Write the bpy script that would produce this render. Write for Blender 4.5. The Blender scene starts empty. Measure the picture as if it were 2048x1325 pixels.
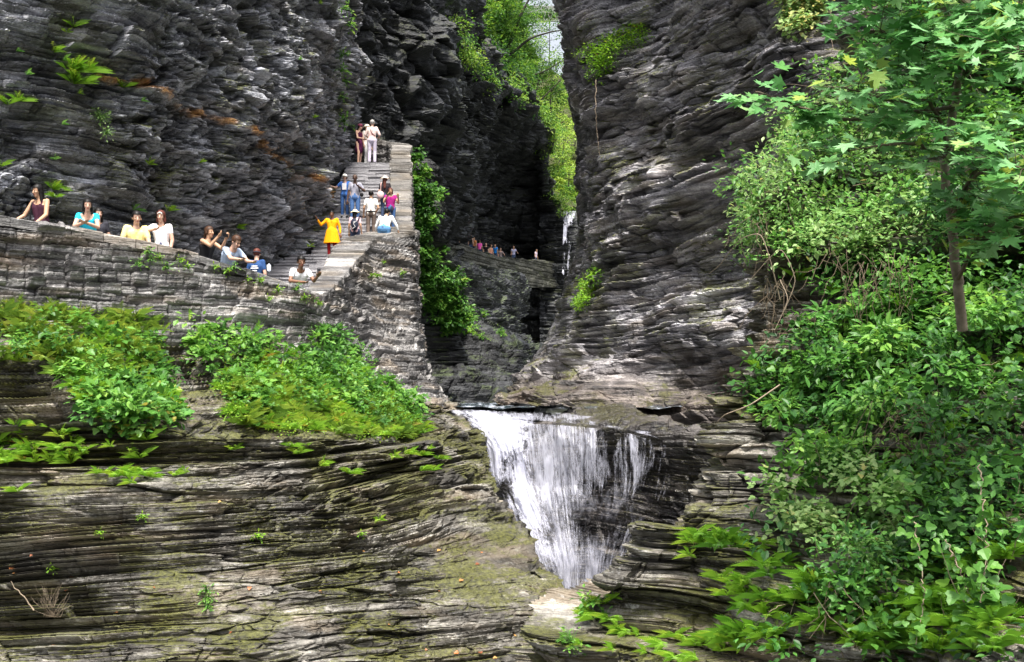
import bpy, bmesh, math, random
import numpy as np
from mathutils import Vector, Matrix
random.seed(7)
RNG = np.random.default_rng(11)
SC = bpy.context.scene
COL = SC.collection
F = 2200.0; HZ = 790.0; CX = 1024.0      # focal length and horizon row, in pixels of the 2048 px wide photograph
PI = math.pi

def W(px, py, Y):
    return np.array([(px-CX)/F*Y, Y, (HZ-py)/F*Y])
def proj(P):
    P = np.asarray(P)
    return CX+P[..., 0]/P[..., 1]*F, HZ-P[..., 2]/P[..., 1]*F

def tag(o, label=None, cat=None, group=None, kind=None):
    if label: o['label'] = label
    if cat: o['category'] = cat
    if group: o['group'] = group
    if kind: o['kind'] = kind
    return o
def empty(name, loc=(0, 0, 0), rz=0.0):
    o = bpy.data.objects.new(name, None); COL.objects.link(o)
    o.location = [float(v) for v in loc]; o.rotation_euler = (0, 0, rz)
    o.empty_display_size = 0.2
    return o

# ---------------------------------------------------------------- noise
def _h(i, j, k, seed=0):
    n = (i.astype(np.int64)*374761393 + j.astype(np.int64)*668265263 + k.astype(np.int64)*2147483647 + seed*1274126177) & 0xFFFFFFFF
    n = (n ^ (n >> 13))*1274126177 & 0xFFFFFFFF
    n = (n ^ (n >> 16))*2246822519 & 0xFFFFFFFF
    n = n ^ (n >> 15)
    return (n & 0xFFFFFF)/float(0x1000000)
def h2(i, j, seed=0):
    return _h(np.asarray(i), np.asarray(j), np.zeros_like(np.asarray(i)), seed)
def noise(P, scale=1.0, seed=0):
    """value noise in [-1,1]; scale = frequency, a number or (x,y,z)"""
    Q = P*np.asarray(scale)
    I = np.floor(Q).astype(np.int64); f = Q-I; f = f*f*f*(f*(f*6-15)+10)
    r = 0
    for dx in (0, 1):
        wx = f[..., 0] if dx else 1-f[..., 0]
        for dy in (0, 1):
            wy = f[..., 1] if dy else 1-f[..., 1]
            for dz in (0, 1):
                wz = f[..., 2] if dz else 1-f[..., 2]
                r = r+wx*wy*wz*_h(I[..., 0]+dx, I[..., 1]+dy, I[..., 2]+dz, seed)
    return r*2-1
def fbm(P, scale=1.0, octs=4, seed=0):
    r = 0; a = 1; t = 0
    for o in range(octs):
        r = r+a*noise(P, np.asarray(scale)*2**o, seed+o*17); t += a; a *= .5
    return r/t

# ---------------------------------------------------------------- mesh from arrays
def mesh_arrays(name, V, Fc, smooth=False, attrs=None, mats=None):
    """V (n,3), Fc (m,k) equal-sided faces"""
    me = bpy.data.meshes.new(name)
    V = np.ascontiguousarray(V, dtype=np.float32); Fc = np.ascontiguousarray(Fc, dtype=np.int32)
    m, k = Fc.shape
    me.vertices.add(len(V)); me.vertices.foreach_set('co', V.ravel())
    me.loops.add(m*k); me.loops.foreach_set('vertex_index', Fc.ravel())
    me.polygons.add(m); me.polygons.foreach_set('loop_start', np.arange(0, m*k, k, dtype=np.int32))
    try: me.polygons.foreach_set('loop_total', np.full(m, k, dtype=np.int32))
    except Exception: pass
    me.update(calc_edges=True)
    me.polygons.foreach_set('use_smooth', np.full(m, bool(smooth)))
    for nm, arr in (attrs or {}).items():
        a = me.attributes.new(nm, 'FLOAT', 'POINT'); a.data.foreach_set('value', np.ascontiguousarray(arr, dtype=np.float32).ravel())
    for mt in (mats or []): me.materials.append(mt)
    me.validate()
    return me
def link(name, me, parent=None, mat=None, loc=None):
    o = bpy.data.objects.new(name, me); COL.objects.link(o)
    if mat: me.materials.append(mat)
    if parent: o.parent = parent
    if loc is not None: o.location = [float(v) for v in loc]
    return o
def grid_faces(nv, nu):
    i = np.arange(nv*nu).reshape(nv, nu)
    return np.stack([i[:-1, :-1], i[:-1, 1:], i[1:, 1:], i[1:, :-1]], -1).reshape(-1, 4)

def catmull(C, n, axis, wts=None):
    """resample array along axis 0 to n samples"""
    C = np.moveaxis(C, axis, 0); m = C.shape[0]
    t = np.linspace(0, m-1, n) if wts is None else np.interp(np.linspace(0, 1, n), wts, np.arange(m))
    i = np.minimum(np.floor(t).astype(int), m-2); f = (t-i).reshape((-1,)+(1,)*(C.ndim-1))
    g = lambda j: C[np.clip(j, 0, m-1)]
    p0, p1, p2, p3 = g(i-1), g(i), g(i+1), g(i+2)
    p0 = np.where((i == 0).reshape(f.shape), 2*p1-p2, p0); p3 = np.where((i+2 > m-1).reshape(f.shape), 2*p2-p1, p3)
    tn = .35     # tension keeps overshoot small
    m1 = (p2-p0)*tn; m2 = (p3-p1)*tn
    r = (2*f**3-3*f**2+1)*p1+(f**3-2*f**2+f)*m1+(-2*f**3+3*f**2)*p2+(f**3-f**2)*m2
    return np.moveaxis(r, 0, axis)

def strata(P, a, s, scales, seed=0, rough=None):
    """layered, jointed rock relief: scales = list of (bed thickness, block width, relief, sawtooth, groove)"""
    d = 0; tone = 0
    for q, (H, Wd, A, saw, gr) in enumerate(scales):
        sd = seed+q*101
        sw = s/H; sw = sw+.45*np.sin(sw*1.7+sd)*.5+.25*np.sin(sw*.61+sd*2)
        k = np.floor(sw).astype(np.int64); t = sw-k
        kw = .55+.9*h2(k, k*0+3, sd)
        c = a/(Wd*kw)+h2(k, k*0+5, sd)*37+.18*noise(P, 1.3/Wd, sd+3)
        m = np.floor(c).astype(np.int64); tc = c-m
        hh = h2(k, m, sd+7)
        layer = h2(k, k*0+11, sd)
        dd = A*(1.05*(hh-.5)+.75*(layer-.5))
        dd = dd+A*.32*(h2(k, m, sd+9)-.5)*(tc-.5)*2
        dd = dd+saw*(t-.5)+A*.25*(h2(k, m, sd+13)-.5)*(t-.5)*2
        ec = np.minimum(tc, 1-tc)*Wd*kw
        dd = dd-gr*1.7*np.exp(-(t/.16)**2)-gr*.7*np.exp(-(ec/(H*.13))**2)
        if rough is not None: dd = dd*rough
        d = d+dd; tone = tone+(.9, .8, .6)[min(q, 2)]*((h2(k, m, sd+19)-.5)+.6*(h2(k, k*0+1, sd+21)-.5))
    strata.tone = tone
    return d

def chips(P, scale, A, tilt, seed=0, wob=.15):
    """faceted broken blocks: jittered 3-D cells, each with its own offset and slope; returns relief and a groove measure"""
    Q = P*np.asarray(scale, float); Q = Q+wob*fbm(Q, 1.5, 2, seed+1)[..., None]
    I = np.floor(Q).astype(np.int64)
    b1 = np.full(Q.shape[:-1], 9.); b2 = b1.copy(); val = np.zeros_like(b1)
    for dx in (-1, 0, 1):
        for dy in (-1, 0, 1):
            for dz in (-1, 0, 1):
                J = I+np.array([dx, dy, dz]); jx, jy, jz = J[..., 0], J[..., 1], J[..., 2]
                cx = jx+.15+.7*_h(jx, jy, jz, seed); cy = jy+.15+.7*_h(jx, jy, jz, seed+1); cz = jz+.15+.7*_h(jx, jy, jz, seed+2)
                rx, ry, rz = Q[..., 0]-cx, Q[..., 1]-cy, Q[..., 2]-cz
                d = np.maximum(np.maximum(np.abs(rx), np.abs(ry)), np.abs(rz))*.6+.4*np.sqrt(rx*rx+ry*ry+rz*rz)
                v = (_h(jx, jy, jz, seed+3)-.5)*A+tilt*(rx*(_h(jx, jy, jz, seed+4)-.5)+ry*(_h(jx, jy, jz, seed+5)-.5)+rz*(_h(jx, jy, jz, seed+6)-.35))*2
                nearer = d < b1
                b2 = np.where(nearer, b1, np.minimum(b2, d)); val = np.where(nearer, v, val); b1 = np.where(nearer, d, b1)
    return val, b2-b1
SHEETS = {}
def sheet(name, rows, nv, nu, mat, scales, big=(.25, .5), seed=0, dip=(0, 0), up=.25, fine=.02, hdir=None,
          world=False, vw=None, uw=None, fade=None, rmin=.35, smooth=False, post=None, kind='structure', parent=None, extra=None, warp=.12, chip=(), chipfade=None):
    C = np.array(rows, dtype=float)
    if not world:
        C = np.stack([(C[..., 0]-CX)/F*C[..., 2], C[..., 2], (HZ-C[..., 1])/F*C[..., 2]], -1)
    if extra is not None: C = extra(C)
    G = catmull(catmull(C, nv, 0, vw), nu, 1, uw)
    du = np.gradient(G, axis=1); dv = np.gradient(G, axis=0)
    N = np.cross(du, dv); N /= np.linalg.norm(N, axis=-1, keepdims=True)+1e-9
    flip = np.sign(-(N*G).sum(-1).mean()); N *= flip if flip else 1
    D = N.copy(); D[..., 2] *= up; D /= np.linalg.norm(D, axis=-1, keepdims=True)+1e-9
    # distance along the wall, in plan
    mid = G[nv//2]; al = np.concatenate([[0], np.cumsum(np.linalg.norm(np.diff(mid[:, :3], axis=0), axis=1))])
    a = np.broadcast_to(al, (nv, nu)) + .25*noise(G, .5, seed+50)
    s = G[..., 2]+dip[0]*G[..., 0]+dip[1]*G[..., 1]+warp*noise(G, .35, seed+51)+.015*noise(G, 1.7, seed+52)
    rough = rmin+(1-rmin)*np.clip(.5+1.3*noise(G, .45, seed+60)+.5*noise(G, 1.1, seed+61), 0, 1.15)
    d = strata(G, a, s, scales, seed, rough); tone = strata.tone*.75
    for qi, (cs, cA, ct, cg, cov) in enumerate(chip):
        v, e = chips(G, cs, cA, ct, seed+200+qi*31)
        wgt = np.clip(.5+cov+1.6*noise(G, .3, seed+300+qi*7), 0, 1)
        if chipfade is not None: wgt = wgt*chipfade(np.linspace(0, 1, nu)[None, :], np.linspace(0, 1, nv)[:, None])
        d = d*(1-.45*wgt)+wgt*(v-cg*np.exp(-(e/.07)**2)); tone = tone*(1-.4*wgt)+wgt*(v/cA)*.7-wgt*.4*np.exp(-(e/.07)**2)
    d = d+big[0]*fbm(G, (.22, .22, .3), 3, seed+70)*2+big[1]*fbm(G, (.8, .8, 1.6), 3, seed+80)
    d = d+fine*fbm(G, 9, 2, seed+90)
    if fade is not None: d = d*fade(np.linspace(0, 1, nu)[None, :], np.linspace(0, 1, nv)[:, None])
    P = G+D*d[..., None]
    if post is not None: P = post(P, G, D)
    me = mesh_arrays(name, P.reshape(-1, 3), grid_faces(nv, nu) if flip > 0 else grid_faces(nv, nu)[:, ::-1], smooth, {'tone': tone})
    o = link(name, me, parent, mat)
    if kind: o['kind'] = kind
    SHEETS[name] = (P, N, o)
    return o

# ---------------------------------------------------------------- materials
def nmat(name):
    m = bpy.data.materials.new(name); m.use_nodes = True
    nt = m.node_tree; nt.nodes.clear()
    out = nt.nodes.new('ShaderNodeOutputMaterial')
    return m, nt, out
def nd(nt, typ, inp=None, **kw):
    n = nt.nodes.new(typ)
    for k, v in kw.items(): setattr(n, k, v)
    for k, v in (inp or {}).items():
        if isinstance(v, bpy.types.NodeSocket): nt.links.new(v, n.inputs[k])
        else: n.inputs[k].default_value = v
    return n
def ramp(nt, fac, stops):
    n = nt.nodes.new('ShaderNodeValToRGB'); nt.links.new(fac, n.inputs[0])
    e = n.color_ramp.elements
    while len(e) < len(stops): e.new(.5)
    for el, (p, c) in zip(e, stops): el.position = p; el.color = (c[0], c[1], c[2], 1) if not isinstance(c, (int, float)) else (c, c, c, 1)
    return n.outputs[0]
def mixc(nt, fac, a, b):
    n = nt.nodes.new('ShaderNodeMix'); n.data_type = 'RGBA'
    for i, v in ((0, fac), (6, a), (7, b)):
        if isinstance(v, bpy.types.NodeSocket): nt.links.new(v, n.inputs[i])
        else: n.inputs[i].default_value = v if i == 0 else (v[0], v[1], v[2], 1)
    return n.outputs[2]
def math_(nt, op, a, b=0.0, clamp=False):
    n = nt.nodes.new('ShaderNodeMath'); n.operation = op; n.use_clamp = clamp
    for i, v in ((0, a), (1, b)):
        if isinstance(v, bpy.types.NodeSocket): nt.links.new(v, n.inputs[i])
        else: n.inputs[i].default_value = v
    return n.outputs[0]

def rock_mat(name, dark, mid, light, moss=0.0, mosscol=(.09, .10, .015), tan=0.0, tancol=(.30, .20, .10), rough=(.38, .75), stain=None, bump=.6, spec=.5, lich=.3, wet=None):
    m, nt, out = nmat(name)
    geo = nt.nodes.new('ShaderNodeNewGeometry'); pos = geo.outputs['Position']
    mp = nd(nt, 'ShaderNodeMapping', {'Vector': pos, 'Scale': (.7, .7, 7.5)}).outputs[0]
    n1 = nd(nt, 'ShaderNodeTexNoise', {'Vector': mp, 'Scale': 1.0, 'Detail': 5.0, 'Roughness': .65}).outputs[0]
    n2 = nd(nt, 'ShaderNodeTexNoise', {'Vector': pos, 'Scale': .9, 'Detail': 6.0, 'Roughness': .62}).outputs[0]
    n3 = nd(nt, 'ShaderNodeTexNoise', {'Vector': pos, 'Scale': 14.0, 'Detail': 4.0, 'Roughness': .7}).outputs[0]
    f = math_(nt, 'ADD', math_(nt, 'MULTIPLY', n1, .5), math_(nt, 'ADD', math_(nt, 'MULTIPLY', n2, .3), math_(nt, 'MULTIPLY', n3, .2)))
    c = ramp(nt, f, [(.40, dark), (.5, mid), (.60, light)])
    if tan:
        nt_ = nd(nt, 'ShaderNodeTexNoise', {'Vector': nd(nt, 'ShaderNodeMapping', {'Vector': pos, 'Scale': (.5, .5, 2.5), 'Location': (9, 4, 2)}).outputs[0], 'Scale': 1.1, 'Detail': 4.0}).outputs[0]
        c = mixc(nt, math_(nt, 'MULTIPLY', ramp(nt, nt_, [(.5, 0), (.66, 1)]), tan), c, tancol)
    # pale mineral crust and lichen speckle
    vz = nd(nt, 'ShaderNodeTexNoise', {'Vector': pos, 'Scale': 5.5, 'Detail': 6.0, 'Roughness': .8}).outputs[0]
    c = mixc(nt, math_(nt, 'MULTIPLY', ramp(nt, vz, [(.56, 0), (.68, 1)]), lich), c, tuple(min(.6, x*2.0+.08) for x in light))
    if stain:
        z0, th, x1 = stain
        sep = nd(nt, 'ShaderNodeSeparateXYZ', {'Vector': pos}).outputs
        wob = math_(nt, 'MULTIPLY', math_(nt, 'SUBTRACT', n2, .5), .7)
        dz = math_(nt, 'ABSOLUTE', math_(nt, 'SUBTRACT', math_(nt, 'ADD', sep[2], wob), z0))
        ms = math_(nt, 'SUBTRACT', 1.0, math_(nt, 'DIVIDE', dz, th), True)
        ns = nd(nt, 'ShaderNodeTexNoise', {'Vector': pos, 'Scale': 1.1, 'Detail': 4.0}).outputs[0]
        xm = ramp(nt, nd(nt, 'ShaderNodeMapRange', {'Value': sep[0], 'From Min': x1-.6, 'From Max': x1+.4}).outputs[0], [(0, 0), (1, 1)])
        ns = math_(nt, 'MULTIPLY', ns, xm)
        ms = math_(nt, 'MULTIPLY', ramp(nt, ms, [(.1, 0), (.6, 1)]), ramp(nt, ns, [(.42, 0), (.56, 1)]))
        c = mixc(nt, math_(nt, 'MULTIPLY', ms, .9), c, mixc(nt, ramp(nt, n3, [(.35, 0), (.65, 1)]), (.26, .10, .03), (.60, .33, .10)))
    tn = nd(nt, 'ShaderNodeAttribute', attribute_name='tone').outputs['Fac']
    tf = nd(nt, 'ShaderNodeMapRange', {'Value': tn, 'From Min': -.8, 'From Max': .8, 'To Min': .38, 'To Max': 1.75}).outputs[0]
    sc_ = nt.nodes.new('ShaderNodeVectorMath'); sc_.operation = 'SCALE'; nt.links.new(c, sc_.inputs[0]); nt.links.new(tf, sc_.inputs['Scale']); c = sc_.outputs[0]
    nrm = nd(nt, 'ShaderNodeSeparateXYZ', {'Vector': geo.outputs['Normal']}).outputs[2]
    if moss:
        nm = nd(nt, 'ShaderNodeTexNoise', {'Vector': pos, 'Scale': .75, 'Detail': 5.0, 'Roughness': .6}).outputs[0]
        g = math_(nt, 'MULTIPLY_ADD', nrm, .16); g.node.inputs[2].default_value = 0.0
        nf = math_(nt, 'MULTIPLY', math_(nt, 'SUBTRACT', vz, .5), .55)
        mm = ramp(nt, math_(nt, 'ADD', math_(nt, 'ADD', nm, nf), g), [(.64-.2*moss, 0), (.71-.17*moss, 1)])
        mcol = mixc(nt, ramp(nt, n3, [(.35, 0), (.65, 1)]), tuple(x*.4 for x in mosscol), tuple(x*2.1 for x in mosscol))
        c = mixc(nt, math_(nt, 'MULTIPLY', mm, .85), c, mcol)
    if wet:      # damp brown rock by the stream, darkened in colour to tone down sunlit slabs
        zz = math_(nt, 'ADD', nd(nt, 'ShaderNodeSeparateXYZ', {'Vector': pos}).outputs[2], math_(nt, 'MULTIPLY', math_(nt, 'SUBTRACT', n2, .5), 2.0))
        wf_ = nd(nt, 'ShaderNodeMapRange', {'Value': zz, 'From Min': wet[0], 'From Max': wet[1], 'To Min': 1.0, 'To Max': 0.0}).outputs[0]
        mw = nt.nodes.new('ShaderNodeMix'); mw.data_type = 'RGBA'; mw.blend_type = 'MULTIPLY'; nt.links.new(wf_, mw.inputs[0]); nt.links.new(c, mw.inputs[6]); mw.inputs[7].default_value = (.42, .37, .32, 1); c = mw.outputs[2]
    rg = nd(nt, 'ShaderNodeMapRange', {'Value': n2, 'From Min': .35, 'From Max': .65, 'To Min': rough[0], 'To Max': rough[1]}).outputs[0]
    mpb = nd(nt, 'ShaderNodeMapping', {'Vector': pos, 'Scale': (2.2, 2.2, 26)}).outputs[0]
    nb = nd(nt, 'ShaderNodeTexNoise', {'Vector': mpb, 'Scale': 1.0, 'Detail': 6.0, 'Roughness': .6}).outputs[0]
    hb = math_(nt, 'ADD', math_(nt, 'MULTIPLY', nb, .7), math_(nt, 'MULTIPLY', n3, .5))
    bp = nd(nt, 'ShaderNodeBump', {'Height': hb, 'Strength': min(1, bump*1.5), 'Distance': .09}).outputs[0]
    b = nd(nt, 'ShaderNodeBsdfPrincipled', {'Base Color': c, 'Roughness': rg, 'Normal': bp, 'Specular IOR Level': spec})
    nt.links.new(b.outputs[0], out.inputs[0])
    return m

def leaf_mat(name, cols, trans=.45, rough=.45, gloss=.35):
    """cols = list of (pos, colour) over the per-leaf random attribute"""
    m, nt, out = nmat(name)
    at = nd(nt, 'ShaderNodeAttribute', attribute_name='rnd').outputs['Fac']
    c = ramp(nt, at, cols)
    tc = nd(nt, 'ShaderNodeHueSaturation', {'Color': c, 'Saturation': 1.02, 'Value': 1.45, 'Hue': .485}).outputs[0]
    p = nd(nt, 'ShaderNodeBsdfPrincipled', {'Base Color': c, 'Roughness': rough, 'Specular IOR Level': gloss}).outputs[0]
    t = nd(nt, 'ShaderNodeBsdfTranslucent', {'Color': tc}).outputs[0]
    mx = nd(nt, 'ShaderNodeMixShader', {0: trans, 1: p, 2: t}).outputs[0]
    nt.links.new(mx, out.inputs[0])
    return m
def plain(name, col, rough=.7, var=.25, scale=8.0, bump=0.0, spec=.3, metal=0.0):
    m, nt, out = nmat(name)
    tc = nt.nodes.new('ShaderNodeTexCoord').outputs['Object']
    n = nd(nt, 'ShaderNodeTexNoise', {'Vector': tc, 'Scale': scale, 'Detail': 4.0, 'Roughness': .6}).outputs[0]
    c = mixc(nt, ramp(nt, n, [(.3, 0), (.7, 1)]), tuple(x*(1-var) for x in col), tuple(min(1, x*(1+var*.6)) for x in col))
    b = nd(nt, 'ShaderNodeBsdfPrincipled', {'Base Color': c, 'Roughness': rough, 'Specular IOR Level': spec, 'Metallic': metal})
    if bump:
        bp = nd(nt, 'ShaderNodeBump', {'Height': n, 'Strength': bump, 'Distance': .02}).outputs[0]
        nt.links.new(bp, b.inputs['Normal'])
    nt.links.new(b.outputs[0], out.inputs[0])
    return m
_pm = {}
def cloth(col, rough=.8):
    k = tuple(round(c, 3) for c in col)+(rough,)
    if k not in _pm: _pm[k] = plain('cloth', col, rough, .14, 22.0, .25, .2)
    return _pm[k]

M = {}
M['slate'] = rock_mat('left cliff slate', (.034, .036, .044), (.165, .17, .19), (.44, .45, .50), moss=.03, rough=(.28, .6), spec=.6, tan=.3, tancol=(.16, .13, .09), stain=(7.25, .15, -9.6), lich=.45)
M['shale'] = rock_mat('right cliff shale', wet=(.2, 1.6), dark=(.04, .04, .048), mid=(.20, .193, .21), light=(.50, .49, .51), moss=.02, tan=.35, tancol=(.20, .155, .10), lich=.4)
M['wetshade'] = rock_mat('wet and shaded shale', (.006, .007, .009), (.02, .022, .026), (.06, .064, .07), moss=.1, mosscol=(.03, .035, .015), rough=(.3, .7), lich=.2)  # gorge shade put into the base colour; also wet rock by the water
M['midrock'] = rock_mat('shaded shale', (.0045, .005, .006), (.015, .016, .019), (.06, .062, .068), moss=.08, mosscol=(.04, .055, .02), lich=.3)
M['ledge'] = rock_mat('mossy ledge shale', (.022, .020, .017), (.088, .080, .069), (.31, .295, .265), moss=.38, mosscol=(.05, .052, .006), tan=.5, tancol=(.24, .19, .13), lich=.45)
M['bank'] = rock_mat('bank shale', (.045, .042, .038), (.12, .115, .105), (.26, .25, .235), moss=.25, mosscol=(.04, .045, .012), tan=.4, tancol=(.15, .12, .08), lich=.3)
M['wall'] = rock_mat('dry stone masonry', (.035, .034, .035), (.125, .12, .12), (.33, .32, .31), moss=0, tan=.4, tancol=(.30, .23, .155), bump=.4, lich=.35)
M['coping'] = rock_mat('pale coping stone', (.05, .046, .042), (.12, .112, .104), (.23, .215, .20), moss=0, tan=.4, tancol=(.20, .16, .11), bump=.6, lich=.25)
M['farwall'] = rock_mat('far mossy masonry', (.03, .03, .025), (.075, .075, .06), (.16, .155, .13), moss=.3, mosscol=(.05, .06, .02), lich=.2)
M['step'] = rock_mat('stair stone', (.13, .125, .135), (.23, .225, .24), (.36, .35, .37), moss=.0, bump=.4, lich=.15)
M['wetface'] = rock_mat('wet fall face', (.009, .008, .009), (.032, .028, .027), (.085, .075, .07), moss=.06, mosscol=(.03, .028, .01), rough=(.16, .45), spec=.7, lich=.15)
# ================================================================ camera, light, sky
cam_d = bpy.data.cameras.new('camera'); cam = bpy.data.objects.new('camera', cam_d); COL.objects.link(cam)
cam.rotation_euler = (PI/2, 0, 0); cam.location = (0, 0, 0)
cam_d.sensor_width = 36; cam_d.lens = 36*F/2048; cam_d.shift_y = (HZ-662.5)/2048
cam_d.clip_start = .1; cam_d.clip_end = 3000
SC.camera = cam
SUN_EL, SUN_ROT = math.radians(66), math.radians(174)   # high, behind the camera and a little to its left
w = bpy.data.worlds.new('World'); SC.world = w; w.use_nodes = True
wn = w.node_tree; wn.nodes.clear()
sky = wn.nodes.new('ShaderNodeTexSky'); sky.sky_type = 'NISHITA'; sky.sun_disc = False
sky.sun_elevation = SUN_EL; sky.sun_rotation = SUN_ROT; sky.air_density = 1.0; sky.dust_density = 6
bg = wn.nodes.new('ShaderNodeBackground'); bg.inputs[1].default_value = .15
wo = wn.nodes.new('ShaderNodeOutputWorld')
hs = wn.nodes.new('ShaderNodeHueSaturation'); hs.inputs['Saturation'].default_value = .35
wn.links.new(sky.outputs[0], hs.inputs['Color']); wn.links.new(hs.outputs[0], bg.inputs[0]); wn.links.new(bg.outputs[0], wo.inputs[0])
sd = bpy.data.lights.new('sun', 'SUN'); so = bpy.data.objects.new('sun', sd); COL.objects.link(so)
sd.energy = 3.5; sd.angle = math.radians(10); sd.color = (1, .95, .86)
dirv = Vector((math.sin(SUN_ROT)*math.cos(SUN_EL), math.cos(SUN_ROT)*math.cos(SUN_EL), math.sin(SUN_EL)))
so.rotation_euler = dirv.to_track_quat('Z', 'Y').to_euler(); so.location = (0, 30, 60)
SC.view_settings.view_transform = 'Standard'; SC.view_settings.look = 'None'
SC.view_settings.exposure = 1.14; SC.view_settings.gamma = 1
SC.cycles.max_bounces = 6; SC.cycles.diffuse_bounces = 4; SC.cycles.glossy_bounces = 2; SC.cycles.transparent_max_bounces = 16
SC.cycles.transmission_bounces = 3; SC.cycles.use_denoising = True
SC.cycles.sample_clamp_indirect = 6

# ================================================================ rock faces of the gorge
def R(*p): return [tuple(q) for q in p]
# ---- left cliff above the walkway
rows = [
 R((-260,-380,22),(-60,-380,24),(120,-380,25),(300,-380,27.5),(450,-380,31),(570,-380,35),(650,-380,39),(672,-380,42),(676,-380,46),(670,-380,52)),
 R((-260,-250,21.5),(-60,-250,23.5),(120,-250,24.5),(300,-250,27),(450,-250,30.5),(570,-250,34.5),(655,-250,38.5),(684,-250,42),(688,-250,46),(676,-250,52)),
 R((-260,0,21),(-60,0,22.8),(120,0,24.2),(300,0,26.6),(450,0,30),(570,0,34),(650,0,38),(682,0,41.5),(686,0,45),(678,0,52)),
 R((-260,140,21),(-60,140,22.6),(120,140,24.0),(300,140,26),(450,140,29.4),(570,140,33.6),(655,140,38),(690,140,41.5),(692,140,45),(684,140,52)),
 R((-260,260,21),(-60,260,22.8),(120,260,24.2),(300,260,26.4),(450,260,30),(570,260,34),(650,260,38),(688,260,41.8),(694,260,45),(690,260,52)),
 R((-260,380,21.2),(-60,380,23.2),(120,380,24.6),(300,380,27.2),(450,380,31),(560,380,34.6),(625,380,38),(668,380,41.8),(684,380,44.5),(688,380,50)),
 R((-260,480,21.4),(-60,480,23.6),(120,480,25),(300,480,27.8),(440,480,31.6),(540,480,35),(606,480,37.6),(640,480,39.5),(664,470,43),(680,470,50)),
 R((-260,640,21.4),(-60,640,23.6),(120,640,25),(300,640,27.8),(440,640,31.6),(520,640,35),(580,640,37.6),(615,640,39.5),(640,640,43),(660,640,50)),
]
def left_post(P, G, D):     # a few bold joint blocks standing out of the face
    return P
sheet('cliff_left', rows, 620, 660, M['slate'], [(.7, 2.4, .55, .28, .09), (.24, 1.0, .30, .14, .045), (.085, .45, .11, .05, .02)], big=(.5, .30), seed=3, up=.12, fine=.03, rmin=.4, warp=.10,
      chip=[((.75, .75, 1.4), .85, .75, .2, -.1), ((1.9, 1.9, 3.6), .42, .40, .1, .1), ((4.2, 4.2, 8), .16, .14, .04, 0)], chipfade=lambda u, v: np.interp(u+.03*np.sin(v*14), [0, .23, .27, .39, .43, 1], [1, 1, .15, .2, 1, 1]),
      vw=[0, .12, .2+.02, .38, .55, .72, .88, 1], uw=[0, .10, .26, .44, .60, .74, .86, .92, .96, 1])

# ---- dark wall behind the staircase and the hollow of the far bend
rows = [
 R((640,-330,47),(740,-330,52),(820,-330,58),(890,-330,64),(915,-300,70),(920,-300,75),(925,-300,80),(930,-300,86),(935,-300,95),(940,-300,130)),
 R((640,-150,47),(740,-150,52),(820,-150,58),(900,-150,64),(925,-60,70),(935,-20,75),(940,0,80),(950,20,86),(960,30,95),(970,30,130)),
 R((640,60,47),(740,60,52),(820,60,57),(895,60,63),(925,100,68),(965,150,76),(1010,178,85),(1050,208,94),(1080,236,101),(1080,240,135)),
 R((640,180,47),(740,180,52),(820,180,56),(880,180,62),(935,200,72),(985,225,83),(1030,245,91),(1064,268,97),(1090,282,102),(1088,285,135)),
 R((640,330,47),(740,330,52),(820,330,56),(890,330,68),(940,330,84),(985,330,96),(1030,335,101),(1068,340,103),(1094,345,104),(1090,345,135)),
 R((640,420,47),(740,420,52),(820,420,57),(890,420,78),(940,420,94),(985,425,103),(1030,425,107),(1070,425,107),(1114,425,107),(1112,425,135)),
 R((640,520,47),(740,520,52),(820,520,60),(890,530,86),(940,530,98),(985,535,106),(1030,540,110),(1075,540,110),(1150,540,110),(1180,540,120)),
 R((640,820,47),(740,820,52),(820,820,60),(890,820,86),(940,820,98),(985,820,106),(1030,820,110),(1075,820,110),(1150,820,110),(1180,820,120)),
]
sheet('cliff_far', rows, 560, 460, M['wetshade'], [(1.5, 5, .8, .5, .2), (.5, 1.8, .3, .2, .07), (.2, .9, .12, .08, .03)], big=(.9, .6), seed=21, up=.15, fine=.05, dip=(.03, 0), fade=lambda u, v: np.clip(.25+(1-u)*3.5, 0, 1)+0*v,
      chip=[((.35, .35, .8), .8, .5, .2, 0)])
# ---- the rock mass below the far walkway
rows = [
 R((800,455,53),(845,470,55),(875,500,60),(930,520,68),(985,535,76),(1030,545,82),(1048,550,86),(1052,552,94)),
 R((800,520,51),(850,530,53),(890,545,57),(935,560,62),(985,572,68),(1022,585,73),(1042,600,77),(1050,604,88)),
 R((800,600,49),(850,605,51),(900,615,53),(940,625,55),(975,640,57),(1000,650,59),(1015,660,62),(1030,665,72)),
 R((800,690,46),(850,690,47.5),(900,690,49),(950,690,50),(1000,690,51),(1040,690,52.5),(1066,695,55),(1078,700,66)),
 R((800,770,43),(850,770,44),(900,770,45),(950,770,46),(1000,770,47),(1045,770,48.5),(1076,770,51),(1090,770,60)),
 R((800,830,41),(850,830,42),(900,830,43),(950,830,43.5),(1000,830,44),(1045,830,45),(1080,830,47),(1100,830,56)),
]
sheet('cliff_below_far_walkway', rows, 420, 330, M['midrock'], [(.9, 4, .7, .5, .12), (.3, 1.6, .3, .16, .05), (.1, .7, .1, .05, .02)], big=(.35, .3), seed=33, up=.25, fine=.03, dip=(.02, 0), rmin=.5)

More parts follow.
